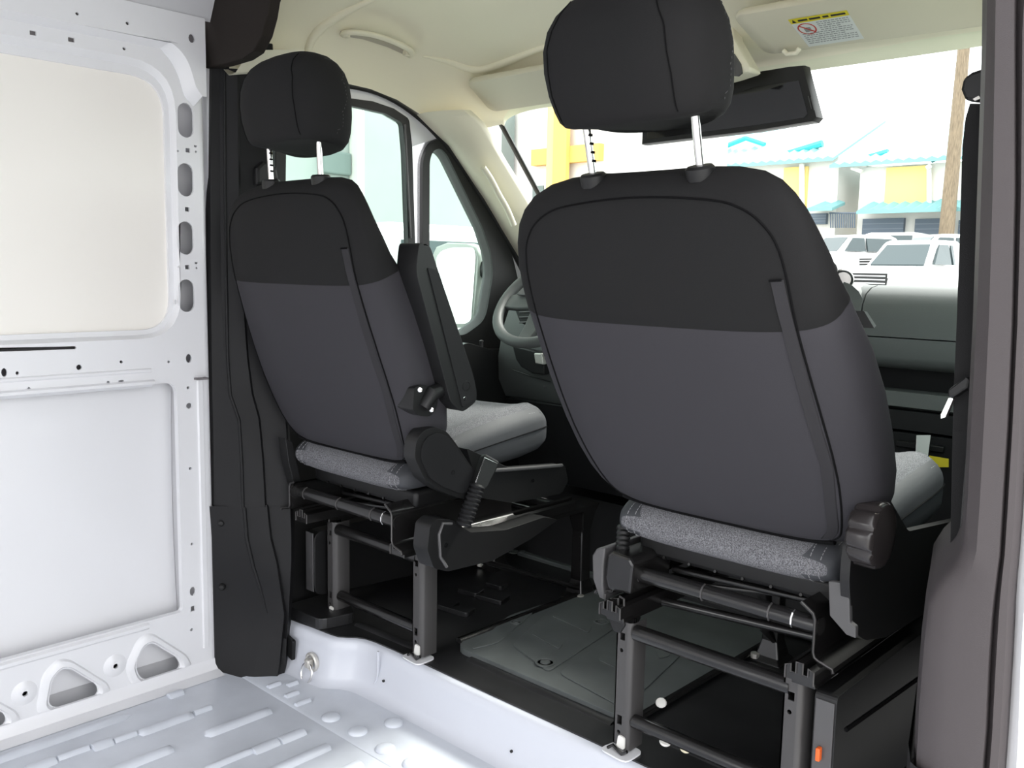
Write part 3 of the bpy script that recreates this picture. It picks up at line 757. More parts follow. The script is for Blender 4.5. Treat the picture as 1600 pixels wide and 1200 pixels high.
m = MB(); m.loft([sc(a, .9, -.02), sc(a, .98, -.012), sc(a, 1, 0), sc(a, 1.02, .04)]); m.build('body', CREAMP, t, smooth=60, bevel=.01)
b = [pm(u, v, 2.076) for u, v in [(1138, 82), (1147, 84), (1157, 100), (1159, 114), (1153, 119), (1140, 118)]]; m = MB(); m.loft([b, [p + Vector((0, .006, 0)) for p in b]]); m.build('lamp_lens', PLG, t)

# ---------------------------------------------------------------- dashboard
DASHT = t = empty('dashboard', (-1.31, 2.35, .30), 'grey dashboard below the windshield with open shelf and glovebox', 'dashboard')
def dprof(pts, x0, x1, name, mt, par=None, smooth=40, bev=0):
    m = MB(); m.loft([[Vector((x, y, z)) for y, z in pts] for x in (x0, x1)])
    return m.build(name, mt, par or t, smooth=smooth, bevel=bev)
XDR = -.44
def dz(v, u=1430, y=2.24): return P(u, v, 1, y).z
zA = P(1430, 449, 1, 2.30).z
up = [(2.62, zA - .02), (2.45, zA + .002), (2.34, zA + .002), (2.30, zA - .004), (2.268, zA - .02), (2.252, zA - .045), (2.245, zA - .08), (2.243, dz(529)), (2.62, dz(529))]
xs_ = P(1354, 450, 1, 2.27).x
dprof(up, xs_ + .002, XDR, 'top_roll', DASH)
dprof(up, -1.02, xs_ - .002, 'top_roll', DASH)
lo = [(2.6, dz(531)), (2.245, dz(531)), (2.243, dz(560)), (2.252, dz(572)), (2.275, dz(580)), (2.6, dz(580))]
dprof(lo, -1.3, XDR, 'lower_roll', DASH)
dprof([(2.6, dz(582)), (2.33, dz(582)), (2.345, dz(640)), (2.6, dz(640))], -1.3, XDR, 'shelf_back', DASHD)
dprof([(2.6, dz(617)), (2.27, dz(617)), (2.265, dz(640)), (2.275, dz(644)), (2.6, dz(644))], -1.3, XDR, 'shelf', DASH)
dprof([(2.6, dz(646)), (2.262, dz(646)), (2.262, dz(676)), (2.6, dz(676))], -1.3, XDR, 'shelf_lip', DASHD)
dprof([(2.6, dz(681)), (2.268, dz(681)), (2.285, .36), (2.6, .36)], -1.3, XDR, 'glovebox', DASHD, bev=.004)
p = P(1440, 705, 1, 2.262); dprof([(2.272, p.z + .02), (2.258, p.z + .018), (2.258, p.z + .004), (2.272, p.z)], p.x - .06, p.x + .05, 'latch', PLB, bev=.002)
dprof([(2.3, .14), (2.34, .38), (2.62, .38), (2.62, .14)], -2.22, XDR, 'lower_bulkhead', DASHD)
dprof([(2.62, .14), (2.62, 1.08), (2.66, 1.08), (2.66, .14)], -2.24, -.40, 'firewall', DASHD)
# round vent at the middle and the console hump beside it
p = P(1317, 437, 1, 2.26); m = MB()
m.lathe([(.025, .02), (.025, -.004), (.020, -.005), (.018, .004), (.0005, .004)], p, (-.5, 1, .15), 20); m.build('round_vent', PLB, t)
m = MB(); m.lathe([(.026, .004), (.027, -.002), (.025, -.005), (.023, -.002)], p, (-.5, 1, .15), 20); m.build('vent_bezel', CHROME, t)
p = P(1345, 462, 1, 2.30); m = MB()
rings = []
for k in range(9):
    a = math.pi * k / 8; rings.append([Vector((p.x - .05 + .075 * math.cos(q) , 2.26 + .30 * (k / 8), zA - .05 + .062 * max(0, math.sin(q)) * (1 - (k / 8) ** 2 * .4))) for q in [math.pi * i / 10 for i in range(11)]])
m.loft(rings, closed=False); m.loft([rings[0], [Vector((p.x - .05, 2.256, zA - .05))] * 11], closed=False); m.build('centre_hump', DASH, t, smooth=60)
# driver side
dprof([(2.62, 1.09), (2.40, 1.10), (2.30, 1.09), (2.25, 1.05), (2.235, .98), (2.24, .86), (2.26, .80), (2.30, .62), (2.36, .42), (2.62, .42)], -1.02 - .55, -1.02, 'centre_stack', DASHD, bev=.006)
ydr = 2.20
pp = [P(u, v, 1, ydr) for u, v in [(787, 505), (792, 560), (786, 600), (800, 628), (812, 660)]]
prof = [(2.62, 1.10), (2.42, 1.11), (2.32, 1.09), (2.26, 1.02), (2.22, .93), (2.20, .84), (2.205, .76), (2.24, .70), (2.62, .70)]
dprof(prof, -2.13, -1.575, 'driver_panel', DASH)
dprof([(2.62, .70), (2.215, .70), (2.23, .60), (2.30, .42), (2.62, .42)], -2.105, -1.575, 'knee_panel', DASHD, bev=.004)
def onplane(u, v, y): return P(u, v, 1, y)
p = onplane(815, 492, 2.19); 
m = MB(); a = [onplane(u, v, 2.185) for u, v in [(804, 484), (826, 476), (850, 476), (850, 514), (828, 512), (812, 504)]]; m.loft([a, [q + Vector((0, .03, 0)) for q in a]]); m.build('side_vent', PLB, t, bevel=.004)
for dv_ in (488, 496, 504):
    a = [onplane(u, v, 2.182) for u, v in [(812, dv_), (850, dv_ - 2)]]; m = MB(); m.tube(a, .0035, 6); m.build('vent_slat', PLG, t)
m = MB(); a = [onplane(u, v, 2.175) for u, v in [(800, 540), (850, 552), (850, 586), (832, 584), (814, 574), (806, 562)]]; m.loft([a, [q + Vector((0, .03, 0)) for q in a]]); m.build('switch_recess', PLB, t, bevel=.004)
m = MB(); a = [onplane(u, v, 2.16) for u, v in [(834, 552), (846, 552), (848, 570), (836, 568)]]; m.loft([a, [q + Vector((0, .02, 0)) for q in a]]); m.build('light_switch', ZINC, t, bevel=.003)
m = MB(); a = [onplane(u, v, 2.19) for u, v in [(802, 578), (812, 582), (860, 598), (860, 596), (812, 579)]]; m.tube([onplane(u, v, 2.195) for u, v in [(801, 578), (830, 588), (860, 596)]], .002, 5); m.build('panel_gap', SEAL, t)
for u, v in ((807, 592), (852, 604)):
    m = MB(); m.lathe([(.006, -.01), (.006, .004), (.001, .006)], onplane(u, v, 2.21), (0, -1, 0), 10); m.build('panel_screw', PLG, t)

# hanging tag and yellow card on the glovebox
a = [P(u, v, 1, 2.245) for u, v in [(1432, 680), (1454, 680), (1449, 718), (1430, 718)]]
m = MB(); m.loft([a, [q + Vector((0, .0015, 0)) for q in a]])
tag(m.build('paper_strip', PAPER, smooth=0), 'white paper strip hanging on the glovebox behind the right seat cushion', 'paper strip')
a = [P(u, v, 1, 2.235) for u, v in [(1452, 712), (1482, 717), (1482, 730), (1452, 730)]]
m = MB(); m.loft([a, [q + Vector((0, .0015, 0)) for q in a]])
tag(m.build('yellow_card', YPL, smooth=0), 'small yellow card on the glovebox just past the right seat cushion', 'card')

# ---------------------------------------------------------------- steering wheel
wc = Vector((-1.795, 2.085, 1.045)); tilt = math.radians(47)
wn_ = Vector((0, -math.cos(tilt), math.sin(tilt))); wx = Vector((1, 0, 0)); wu = wx.cross(wn_) * -1
if wu.z < 0: wu = -wu
t = empty('steering_wheel', wc, 'grey leather steering wheel partly hidden by the big seat back', 'steering wheel')
RW = .186
m = MB(); m.tube([wc + (wx * math.cos(a) + wu * math.sin(a)) * RW for a in [2 * math.pi * k / 48 for k in range(48)]], .0165, 12, closed=True); m.build('rim', DASH, t, smooth=60)
m = MB()
for a in (math.radians(188), math.radians(-8)):
    d = wx * math.cos(a) + wu * math.sin(a); n2 = wn_.cross(d)
    m.loft([[wc + d * r + n2 * s * wdt + wn_ * h for s, h in ((-1, -.012), (1, -.012), (1, .004), (-1, .004))] for r, wdt in ((.05, .04), (.12, .035), (.185, .024))])
d = -wu; n2 = wn_.cross(d)
m.loft([[wc + d * r + n2 * s * wdt + wn_ * h for s, h in ((-1, -.012), (1, -.012), (1, .004), (-1, .004))] for r, wdt in ((.05, .05), (.12, .03), (.185, .022))])
m.build('spokes', DASH, t, bevel=.004)
m = MB(); m.lathe([(.07, -.03), (.078, .0), (.072, .02), (.05, .032), (.001, .036)], wc, wn_, 24); m.build('hub', DASHD, t, smooth=50)
for s in (-1,):
    d = wx * s * .11 + wu * .014; c0 = wc + d + wn_ * .008
    m = MB(); m.loft([[c0 + wx * x + wu * y + wn_ * h for x, y in ((-.03, -.016), (.03, -.02), (.032, .02), (-.02, .018))] for h in (0, .006)]); m.build('button_pad', PLG, t, bevel=.003)
m = MB(); m.tube([wc - wn_ * .055, wc - wn_ * .25], .035, 12); m.build('steering_column', DASHD, DASHT)
m = MB(); m.tube([wc - wn_ * .07 - wx * .03, wc - wn_ * .06 - wx * .17 + wu * .02], [.010, .007], 8); m.build('indicator_stalk', PLB, DASHT)
# ================================================================== SEATS
def seat(name, label, cx, slide, rec, outer, h0=0.0):
    """cx centre, slide along y, rec recline in rad, outer = -1 door on the left / +1 door on the right"""
    t = empty(name, (cx, 1.47, .134), label, 'seat', 'front seats')
    B0 = Vector((cx, 1.497 + slide * 1.0, .655))
    U = Vector((0, -math.sin(rec), math.cos(rec))); Wv = Vector((0, -math.cos(rec), -math.sin(rec)))
    def bp(s, u, w): return B0 + Vector((s, 0, 0)) + U * u + Wv * w
    us = [.0, .006, .02, .045, .08, .13, .20, .28, .36, .43, .4545, .457, .4595, .498, .545, .590, .622, .646, .664, .676, .683, .686]
    aw = [.235, .258, .278, .296, .310, .319, .322, .321, .315, .307, .305, .304, .305, .299, .293, .282, .270, .254, .234, .205, .160, .09]
    wr = [-.020, -.008, .000, .008, .016, .025, .036, .045, .051, .053, .0532, .0522, .0532, .052, .047, .039, .030, .019, .006, -.010, -.024, -.034]
    wf = [-.095, -.112, -.124, -.136, -.146, -.153, -.157, -.154, -.138, -.104, -.093, -.092, -.091, -.074, -.060, -.048, -.043, -.042, -.044, -.047, -.049, -.047]
    NP = 56; ep = 3.8
    def ringpts(a, r, f):
        mid = (r + f) / 2 - .012; out = []
        for k in range(NP):
            th = 2 * math.pi * k / NP
            c, s_ = math.cos(th), math.sin(th); e2 = ep if s_ > 0 else 2.5
            w_ = mid + ((r - mid) if s_ > 0 else (mid - f)) * spow(s_, 2 / e2)
            out.append((a * spow(c, 2 / e2), w_))
        return out
    def surf(u, s):
        a = lerp(us, aw, u); r = lerp(us, wr, u); f = lerp(us, wf, u); mid = (r + f) / 2 - .012
        q = min(.999, abs(s) / a)
        return mid + (r - mid) * (1 - q ** ep) ** (1 / ep)
    def bow(u, w_, r): return .022 * lerp([.24, .36, .457, .51, .60], [0, .45, 1, .8, 0], u) * min(1, max(0, (r - w_ - .015) / .13))
    rings = [[bp(s, u + bow(u, w_, r), w_) for s, w_ in ringpts(a, r, f)] for u, a, r, f in zip(us, aw, wr, wf)]
    um = us.index(.457)
    def mi(a, i): return 0 if a >= um else 1
    m = MB(); m.loft(rings, mi)
    back = m.build('backrest', [FABUP, FABLO], t, smooth=60)
    # seams on the back shell
    def seam(pts, r=.0019, mt=SEAM, nm='seam'):
        m = MB(); m.tube(pts, r, 5); o = m.build(nm, mt, back, smooth=0, origin=t.location); return o
    half = [(.215, .01), (.248, .05), (.268, .2), (.256, .45), (.248, .56), (.228, .612), (.185, .644), (.12, .657), (.0, .663)]
    sp = smoothline([(a, b, 0) for a, b in half] + [(-a, b, 0) for a, b in half[:-1][::-1]], 8)
    seam([bp(p.x, p.y, surf(p.y, p.x) + .0004) for p in sp])
    m = MB(); rb = []
    for k in range(24):
        u = .02 + .52 * k / 23; s1 = lerp([.0, .05, .2, .45, .58], [.213, .246, .266, .254, .243], u); s0 = s1 - .019
        rb.append([bp(s0, u, surf(u, s0) + .0004), bp(s0 + .001, u, surf(u, s0) + .0022), bp(s1 - .001, u, surf(u, s1) + .0022), bp(s1, u, surf(u, s1) + .0004)])
    m.loft(rb, closed=False); m.build('zip_flap', FABMID, back, smooth=30, origin=t.location)
    seam([bp(lerp([.0, .05, .2, .45, .60], [.1805, .2045, .2325, .2395, .222], .02 + .52 * k / 23), .02 + .52 * k / 23, surf(.02 + .52 * k / 23, .235) + .0024 + 0 * k) for k in range(0)] or [bp(.226, .54, surf(.54, .226) + .002), bp(.244, .54, surf(.54, .244) + .002)])
    # piping under the shell
    m = MB(); m.tube([bp(-.225 + .45 * k / 16, -.002 + .010 * (abs(k - 8) / 8) ** 4, -.018) for k in range(17)], .006, 6); m.build('hem', SEAM, back, smooth=60, origin=t.location)
    # ---- headrest
    hb = .770
    hu = [.0, .004, .013, .030, .056, .092, .124, .152, .173, .189, .199, .205]
    ha = [.120, .132, .139, .144, .148, .150, .147, .137, .121, .098, .069, .030]
    hr = [.040, .050, .058, .064, .070, .072, .069, .060, .046, .028, .007, -.018]
    hf = [-.080, -.094, -.104, -.111, -.115, -.115, -.112, -.104, -.092, -.077, -.060, -.036]
    q = rec - math.radians(11)
    HU = Vector((0, -math.sin(q), math.cos(q))); HW = Vector((0, -math.cos(q), -math.sin(q)))
    H0 = bp(0, hb, -.038)
    def hp_(s, u, w_): return H0 + Vector((s, 0, 0)) + HU * u + HW * w_
    rings = []
    for u, a, r, f in zip(hu, ha, hr, hf):
        mid = (r + f) / 2; o = []
        for k in range(40):
            th = 2 * math.pi * k / 40; c, s_ = math.cos(th), math.sin(th)
            o.append(hp_(a * spow(c, 2 / 3.0), u - (.026 * max(0, 1 - u / .06) if s_ < 0 else 0) * abs(s_), mid + ((r - mid) if s_ > 0 else (mid - f)) * spow(s_, 2 / 3.0)))
        rings.append(o)
    m = MB(); m.loft(rings); hd = m.build('headrest', FABUP, t, smooth=75)
    def hsurf(u, s, front=False):
        a = lerp(hu, ha, u); r = lerp(hu, hr, u); f = lerp(hu, hf, u); mid = (r + f) / 2; qq = min(.999, abs(s) / a)
        e = (1 - qq ** 3.0) ** (1 / 3.0)
        return mid + ((r - mid) if not front else (f - mid)) * e
    for sg in (-1, 1):
        sl_ = lambda u: sg * lerp([0, .06, .13, .19, .215], [.106, .112, .108, .080, .045], u)
        m = MB(); m.tube([hp_(sl_(u), u, hsurf(u, sl_(u)) + .0004) for u in [.010 + .0078 * k for k in range(24)]], .0012, 5); m.build('seam', SEAM, hd, smooth=0, origin=t.location)
        sl2 = lambda u: sg * lerp([0, .06, .13, .19, .215], [.138, .1475, .143, .104, .060], u)
        m = MB()
        for k in range(46):
            u = .014 + .0039 * k
            if k % 2 == 0: m.tube([hp_(sl2(u + d), u + d, hsurf(u + d, sl2(u + d), True) - .0006) for d in (0, .0028)], .0006, 4)
        m.build('stitching', STITCHD, hd, smooth=0, origin=t.location)
    for sg in (-1, 1):
        s = sg * .103
        m = MB(); m.tube([hp_(s, -.105, -.010), hp_(s, .04, -.010)], .0066, 12); pst = m.build('headrest_post', CHROME, t, smooth=60)
        m = MB(); n_ = HU
        m.lathe([(.0215, -.012), (.0225, -.002), (.0225, .006), (.019, .010), (.008, .011)], hp_(s, -.086, -.010), n_, 20); m.build('post_guide', PLB, t, smooth=40)
        if sg < 0:
            m = MB()
            for k in range(4):
                c = hp_(s + .006, -.056 + .014 * k, -.010); m.box(c.x - .0018, c.x + .0018, c.y - .004, c.y + .004, c.z - .002, c.z + .002)
            m.build('notches', SEAM, pst, smooth=0, origin=t.location)
    # ---- cushion
    y0 = 1.492 + slide; zb = .134
    yy = [.0, .003, .010, .022, .040, .075, .13, .22, .33, .42, .485, .515, .530, .535]
    hw = [.210, .221, .230, .236, .240, .244, .248, .252, .254, .254, .250, .240, .222, .19]
    zc = [.486, .486, .486, .488, .491, .498, .507, .522, .536, .546, .552, .553, .553, .552]
    hh = [.008, .018, .028, .036, .042, .050, .058, .066, .072, .074, .070, .056, .036, .012]
    def cring(k):
        o = []
        for i in range(48):
            th = 2 * math.pi * i / 48; c, s_ = math.cos(th), math.sin(th)
            x = hw[k] * spow(c, 2 / 4.0); z = zc[k] + hh[k] * spow(s_, 2 / 4.0)
            if s_ > 0 and k > 3:
                f = min(1, (k - 3) / 4)
                z += f * (.016 * math.exp(-((abs(x) / hw[k] - .80) / .16) ** 2) - .010 * math.exp(-(x / hw[k] / .55) ** 2))
            o.append(Vector((cx + x, y0 + yy[k], zb + z + h0)))
        return o
    rings = [cring(k) for k in range(len(yy))]
    def mc(a, i):
        th = 2 * math.pi * (i + .5) / 48; ac = abs(math.cos(th)); x = hw[min(a, len(hw) - 1)] * spow(math.cos(th), 2 / 4.0)
        if a == 0: return 0
        if a < 5: return 0 if ac < .62 else 1
        return 0 if (ac < .80 and math.sin(th) > 0) else 1
    m = MB(); m.loft(rings, mc); cu = m.build('cushion', [MELA, BOLST], t, smooth=60)
    for sg in (-1, 1):                      # double stitching beside the insert
        for off in (.188, .207):
            m = MB()
            pts = []
            for k, sd_ in [(5, 1), (4, 1), (3, 1), (2, 1), (1, 1), (0, 1), (0, -1), (1, -1), (2, -1), (3, -1), (4, -1)]:
                e_ = max(0, 1 - (off / hw[k]) ** 4.0) ** (1 / 4.0)
                pts.append(Vector((cx + sg * off, y0 + yy[k] - .0006, zb + zc[k] + sd_ * (hh[k] * e_ + .0003) + h0)))
            for a_, b_ in zip(pts[:-1], pts[1:]):
                n_s = max(1, int((b_ - a_).length / .006))
                for j in range(n_s): m.tube([a_.lerp(b_, j / n_s), a_.lerp(b_, (j + .6) / n_s)], .0010, 4)
            m.build('stitching', STITCH, cu, smooth=0, origin=t.location)
        m = MB(); pts = []
        for k in range(4, 13):
            x = hw[k] * .93; pts.append(Vector((cx + sg * x, y0 + yy[k], zb + h0 + zc[k] + hh[k] * (1 - .93 ** 4.0) ** (1 / 4.0) + .005)))
        pts = smoothline(pts, 6)
        for j in range(0, len(pts) - 1): m.tube([pts[j], pts[j].lerp(pts[j + 1], .6)], .0010, 4)
        m.build('stitching', STITCH, cu, smooth=0, origin=t.location)
        m = MB(); pts = [Vector((cx + sg * (hw[k] + .0005), y0 + yy[k], zb + h0 + zc[k] + .012)) for k in range(5, 12)]; m.tube(smoothline(pts, 4), .0016, 5); m.build('seam', SEAM, cu, smooth=0, origin=t.location)
    m = MB(); m.box(cx - .215, cx + .215, y0 + .06, y0 + .45, zb + .405, zb + .45); m.build('seat_pan', PLB, t, bevel=.01)
    # ---- slides and riser
    zr = .42
    ty = 1.500 + slide
    m = MB(); m.tube([(cx - .205, ty, .517), (cx + .215, ty, .517)], .0165, 14); tb = m.build('cross_tube', STEELB, t, smooth=60)
    for x in (-.17, -.02, .12, .165):
        m = MB(); m.tube([(cx + x + .019 * 0, ty - .0168 * math.cos(a), .517 + .0168 * math.sin(a)) for a in (-.9, -.3, .3, .9, 1.5)], .0022, 5); m.build('clip', CHROME if x in (.165,) else STEELG, tb, smooth=0, origin=t.location)
    m = MB(); m.lathe([(.024, -.006), (.024, .006), (.012, .008), (.001, .009)], (cx - .214, ty, .517), (-1, 0, 0), 18); m.lathe([(.021, 0), (.021, .006), (.001, .007)], (cx - .203, ty, .517), (-1, 0, 0), 18); m.build('tube_end', STEELB, t)
    for sg in (-1, 1):
        # outward-bent side bracket, its edge seen from behind
        xa, xb = cx + sg * .212, cx + sg * .248
        th = .0035
        prof = [(cx + sg * .185, .560), (xa - sg * .004, .545), (xa, .535), (xa, .475), (xa + sg * .003, .466), (xa + sg * .010, .462), (xb, .455), (xb + sg * .002, .448)]
        if sg < 0: prof = [(cx - .205, .545), (cx - .222, .540), (cx - .226, .530), (cx - .226, .480), (cx - .230, .471), (cx - .268, .462), (cx - .272, .455)]
        m = MB()
        fr = [[Vector((x, y, z)) for x, z in prof] for y in (ty - .02, ty + .40)]
        bk = [[Vector((x - sg * th, y, z - th)) for x, z in prof] for y in (ty - .02, ty + .40)]
        m.loft(fr, closed=False); m.loft(bk, closed=False)
        m.loft([fr[0], bk[0]], closed=False); m.loft([fr[1], bk[1]], closed=False)
        m.build('slide_bracket', STEELB, t, smooth=50)
        m = MB(); m.tube([Vector((x, ty - .021, z)) for x, z in prof], .0022, 6); m.build('bracket_edge', STEELG, t, smooth=60)
        # rails: lower channel fixed to the riser, upper channel on it
        xr = cx + sg * .205
        c = [(-.026, .0), (-.026, .024), (-.016, .028), (-.016, .014), (-.006, .014), (-.006, .034), (.006, .034), (.006, .014), (.016, .014), (.016, .028), (.026, .024), (.026, .0)]
        rb = [(x, z) for x, z in c]
        m = MB(); ry0 = 1.47 + slide * .5 - .025
        m.loft([[Vector((xr + x, y, zr + .010 + z)) for x, z in rb] for y in (ry0, ry0 + .66)]); rl = m.build('slide_rail', STEELB, t, smooth=0)
        m = MB(); m.tube([Vector((xr + x, ry0 - .001, zr + .010 + z)) for x, z in rb], .0018, 5); m.build('rail_edge', STEELG, t, smooth=0)
        m = MB(); m.box(xr - .022, xr + .022, 1.462, 2.15, zr - .004, zr + .009); m.build('riser_top', STEELB, t, bevel=.002)
        # legs: open channels with punched holes
        for yl, nm in ((1.47, 0), (2.13, 1)):
            xl = cx + sg * .185; wl = .019
            if nm == 0:
                zz0, zz1 = .150, .418
                hs = [rect((xl - .004, zz1 - .032), .006, .008), circ((xl - .006, zz1 - .062), .0045, 8), rect((xl - .005, zz0 + .055), .006, .010), circ((xl - .006, zz0 + .028), .0045, 8)]
                m = MB(); m.plate([(xl - wl, zz0), (xl + wl * .35, zz0), (xl + wl * .35, zz1), (xl - wl, zz1)], hs, 1, yl, yl + .0035)
                m.loft([[Vector((xl + wl * .35, yl, z)), Vector((xl + wl * .7, yl + .002, z)), Vector((xl + wl, yl + .010, z)), Vector((xl + wl, yl + .05, z))] for z in (zz0 - .008, zz1)], closed=False)
                m.box(xl - wl, xl - wl + .003, yl, yl + .045, zz0, zz1)
                lg = m.build('leg', STEELG, t, smooth=40)
                m = MB(); m.box(xl - wl + .004, xl + wl * .3, yl + .03, yl + .034, zz0, zz1); m.build('leg_back', STEELB, lg, smooth=0, origin=t.location)
                m = MB(); m.prism(rpoly([(xl - .040, yl - .022), (xl + .035, yl - .028), (xl + .035, yl + .035), (xl - .03, yl + .035)], .018, 4), 2, .134, .1375)
                m.build('foot_plate', WHITE, lg, smooth=0, origin=t.location)
                m = MB(); m.prism(rpoly([(xl - .008, .146), (xl + .012, .146), (xl + .012, .172), (xl - .004, .174)], .005, 3), 1, yl - .004, yl); m.build('nylon_plug', WPL, lg, smooth=0, origin=t.location)
                m = MB(); m.tube([(xl - .026, yl - .008, .139), (xl - .014, yl - .008, .149), (xl + .012, yl - .012, .141), (xl + .024, yl - .010, .150)], .004, 6); m.build('foot_hook', STEELB, lg, smooth=60, origin=t.location)
            else:
                m = MB(); m.loft([[Vector((xl + a, yl + b, z)) for a, b in ((-k, -k), (k, -k), (k, k), (-k, k))] for z, k in ((.134, .045), (.150, .032), (.19, .022), (.34, .020), (.40, .030), (.43, .04))]); m.build('leg', STEELB, t, smooth=0, bevel=.004)
                m = MB(); m.lathe([(.012, 0), (.012, .012), (.001, .014)], (xl + .03 * sg, yl - .035, .14), (0, 0, 1), 8); m.build('foot_bolt', ZINC, t)
    m = MB(); m.tube([(cx - .165, 1.483, .398), (cx + .175, 1.483, .398)], .0165, 12); m.build('riser_bar', STEELB, t, smooth=60)
    m = MB(); m.tube([(cx - .165, 1.488, .205), (cx + .175, 1.488, .205)], .0145, 12); m.build('riser_bar', STEELB, t, smooth=60)
    m = MB(); m.tube([(cx - .16, 2.12, .40), (cx + .16, 2.12, .40)], .016, 10); m.build('riser_bar', STEELB, t, smooth=60)
    m = MB(); m.tube([(cx + .185, 1.66, .36), (cx + .19, 2.11, .165)], .016, 8, flat=.5); m.build('brace', STEELB, t, smooth=60)
    m = MB()                                # springs, links and wiring below the cushion
    for k in range(6):
        x = cx - .15 + .06 * k; m.tube([(x, ty + .05, .545), (x + .01, ty + .15, .515), (x - .015, ty + .28, .535), (x, ty + .40, .545)], .0035, 6)
    m.tube([(cx - .17, ty + .12, .50), (cx + .17, ty + .16, .50)], .008, 8); m.tube([(cx - .19, ty + .02, .50), (cx - .08, ty + .2, .46), (cx + .1, ty + .25, .47), (cx + .19, ty + .1, .46)], .005, 6)
    m.build('pan_springs', STEELB, t, smooth=60)
    m = MB(); m.tube([(cx - .18, 1.60, .43), (cx + .18, 1.66, .43)], .010, 8); m.tube([(cx - .18, 1.95, .43), (cx + .18, 1.95, .43)], .010, 8); m.tube([(cx - .03, 1.75, .53), (cx - .03, 1.78, .36), (cx - .02, 1.80, .33)], [.018, .014, .006], 8); m.build('height_linkage', STEELB, t, smooth=60)
    # box-shaped side cover of the riser on the door side
    xo = cx + outer * .222; xo2 = cx + outer * .262
    pts = [(1.475, .136), (2.16, .136), (2.16, .41), (1.475, .41)] if outer > 0 else [(1.44, .20), (2.16, .15), (2.16, .395), (1.44, .385)]
    m = MB(); m.prism(rpoly(pts, .012 if outer > 0 else .03, 4), 0, min(xo, xo2), max(xo, xo2)); sc_ = m.build('riser_side_cover', [PLB], t, smooth=0, bevel=.004)
    m = MB(); ye = 1.4735 if outer > 0 else 1.438; m.box(min(xo, xo2) + .003, max(xo, xo2) - .003, ye - .0015, ye + .002, pts[0][1] + .012, pts[2][1] - .012); o = m.build('cover_edge', PLG, sc_, smooth=0, origin=t.location, bevel=.001)
    if outer > 0:
        m = MB(); m.tube([(xo2 + .001, 1.52, .335), (xo2 + .001, 2.1, .30)], .004, 6); m.build('cover_groove', SEAM, sc_, smooth=0, origin=t.location)
    # cushion side valance, door side
    def px(pts, x): return [(lambda p: (p.y, p.z))(P(u, v, 0, x)) for u, v in pts]
    return dict(t=t, bp=bp, surf=surf, back=back, y0=y0, ty=ty, cx=cx)

def yz(pts, x): return [(lambda p: (p.y, p.z))(P(u, v, 0, x)) for u, v in pts]
def bellows(path, r, name, mt, par, n=10, org=None):
    a, b = Vector(path[0]), Vector(path[1]); m = MB(); d = (b - a); pr = []
    for k in range(n * 2 + 1): pr.append((r * (1.0 if k % 2 else .82), d.length * k / (2 * n)))
    m.lathe(pr, a, d, 16); return m.build(name, mt, par, smooth=20)

# ---- driver's seat (left) with armrest, recliner cover and buckle on its right side
S = seat('driver_seat', 'left black cloth seat with folded up armrest, standing at the steering wheel', -1.880, -.115, math.radians(14.3), -1)
t = S['t']
xa0, xa1 = -1.588, -1.520
arm = rpoly(yz([(655, 378), (672, 383), (684, 420), (742, 592), (747, 626), (722, 645), (704, 628), (650, 425)], xa1), [.012, .012, .02, .03, .02, .015, .01, .02], 4)
m = MB(); m.prism(arm, 0, xa0, xa1); ar = m.build('armrest', PLB, t, smooth=30, bevel=.012, seg=3)
ins = rpoly(yz([(667, 418), (684, 424), (741, 598), (743, 622), (722, 638), (716, 612)], xa1), [.004, .004, .02, .02, .01, .01], 3)
m = MB(); m.prism(ins, 0, xa1 - .002, xa1 + .003); m.build('armrest_panel', DASHD, ar, smooth=0, origin=t.location, bevel=.002)
for (u, v, r) in ((729, 603, .0125), (726, 623, .005)):
    p = P(u, v, 0, xa1 + .003); m = MB(); m.lathe([(r, -.002), (r, .001), (r * .85, .0012), (r * .8, -.0005), (.0005, -.0005)], p, (1, 0, 0), 18); m.build('screw_cap', PLB if r > .01 else CHROME, ar, origin=t.location)
pb = P(660, 625, 0, -1.605)
br = yz([(647, 606), (658, 601), (672, 604), (685, 620), (682, 640), (672, 651), (656, 650), (645, 640)], -1.552)
m = MB(); m.prism(rpoly(br, .006, 3), 0, -1.66, -1.552); m.tube([P(662, 636, 0, -1.553), P(676, 614, 0, -1.545), P(700, 602, 0, -1.55)], [.016, .018, .018], 12); bk_ = m.build('armrest_bracket', PLB, t, smooth=40, bevel=.003)
for u, v in ((656, 609), (674, 640)):
    p = P(u, v, 0, -1.551); m = MB(); m.lathe([(.0055, -.002), (.0055, .003), (.002, .004), (.002, .001), (.0005, .001)], p, (.8, -.6, 0), 10); m.build('bracket_screw', CHROME, bk_, origin=t.location)
rc = rpoly(yz([(648, 716), (650, 690), (662, 672), (680, 667), (698, 674), (712, 692), (735, 727), (760, 752), (752, 776), (722, 780), (690, 768), (664, 750)], -1.550), .012, 3)
m = MB(); m.prism(rc, 0, -1.590, -1.550); rco = m.build('recliner_cover', PLB, t, smooth=30, bevel=.010, seg=3)
cyr = sum(a for a, b in rc) / len(rc); czr = sum(b for a, b in rc) / len(rc)
m = MB(); m.prism([(cyr + (a - cyr) * .84, czr + (b - czr) * .84) for a, b in rc], 0, -1.554, -1.546); m.build('cover_boss', BLACKT, rco, smooth=30, origin=t.location, bevel=.004)
p = P(708, 738, 0, -1.546); m = MB(); m.lathe([(.006, -.001), (.005, .001), (.004, -.002), (.0005, -.002)], p, (1, 0, 0), 12); m.build('screw_hole', SEAM, rco, origin=t.location)
va = rpoly(yz([(730, 700), (800, 733), (884, 727), (889, 752), (878, 772), (800, 786), (752, 778)], -1.585), .01, 3)
m = MB(); m.prism(va, 0, -1.625, -1.587); va_ = m.build('cushion_valance', PLB, t, smooth=0, bevel=.006)
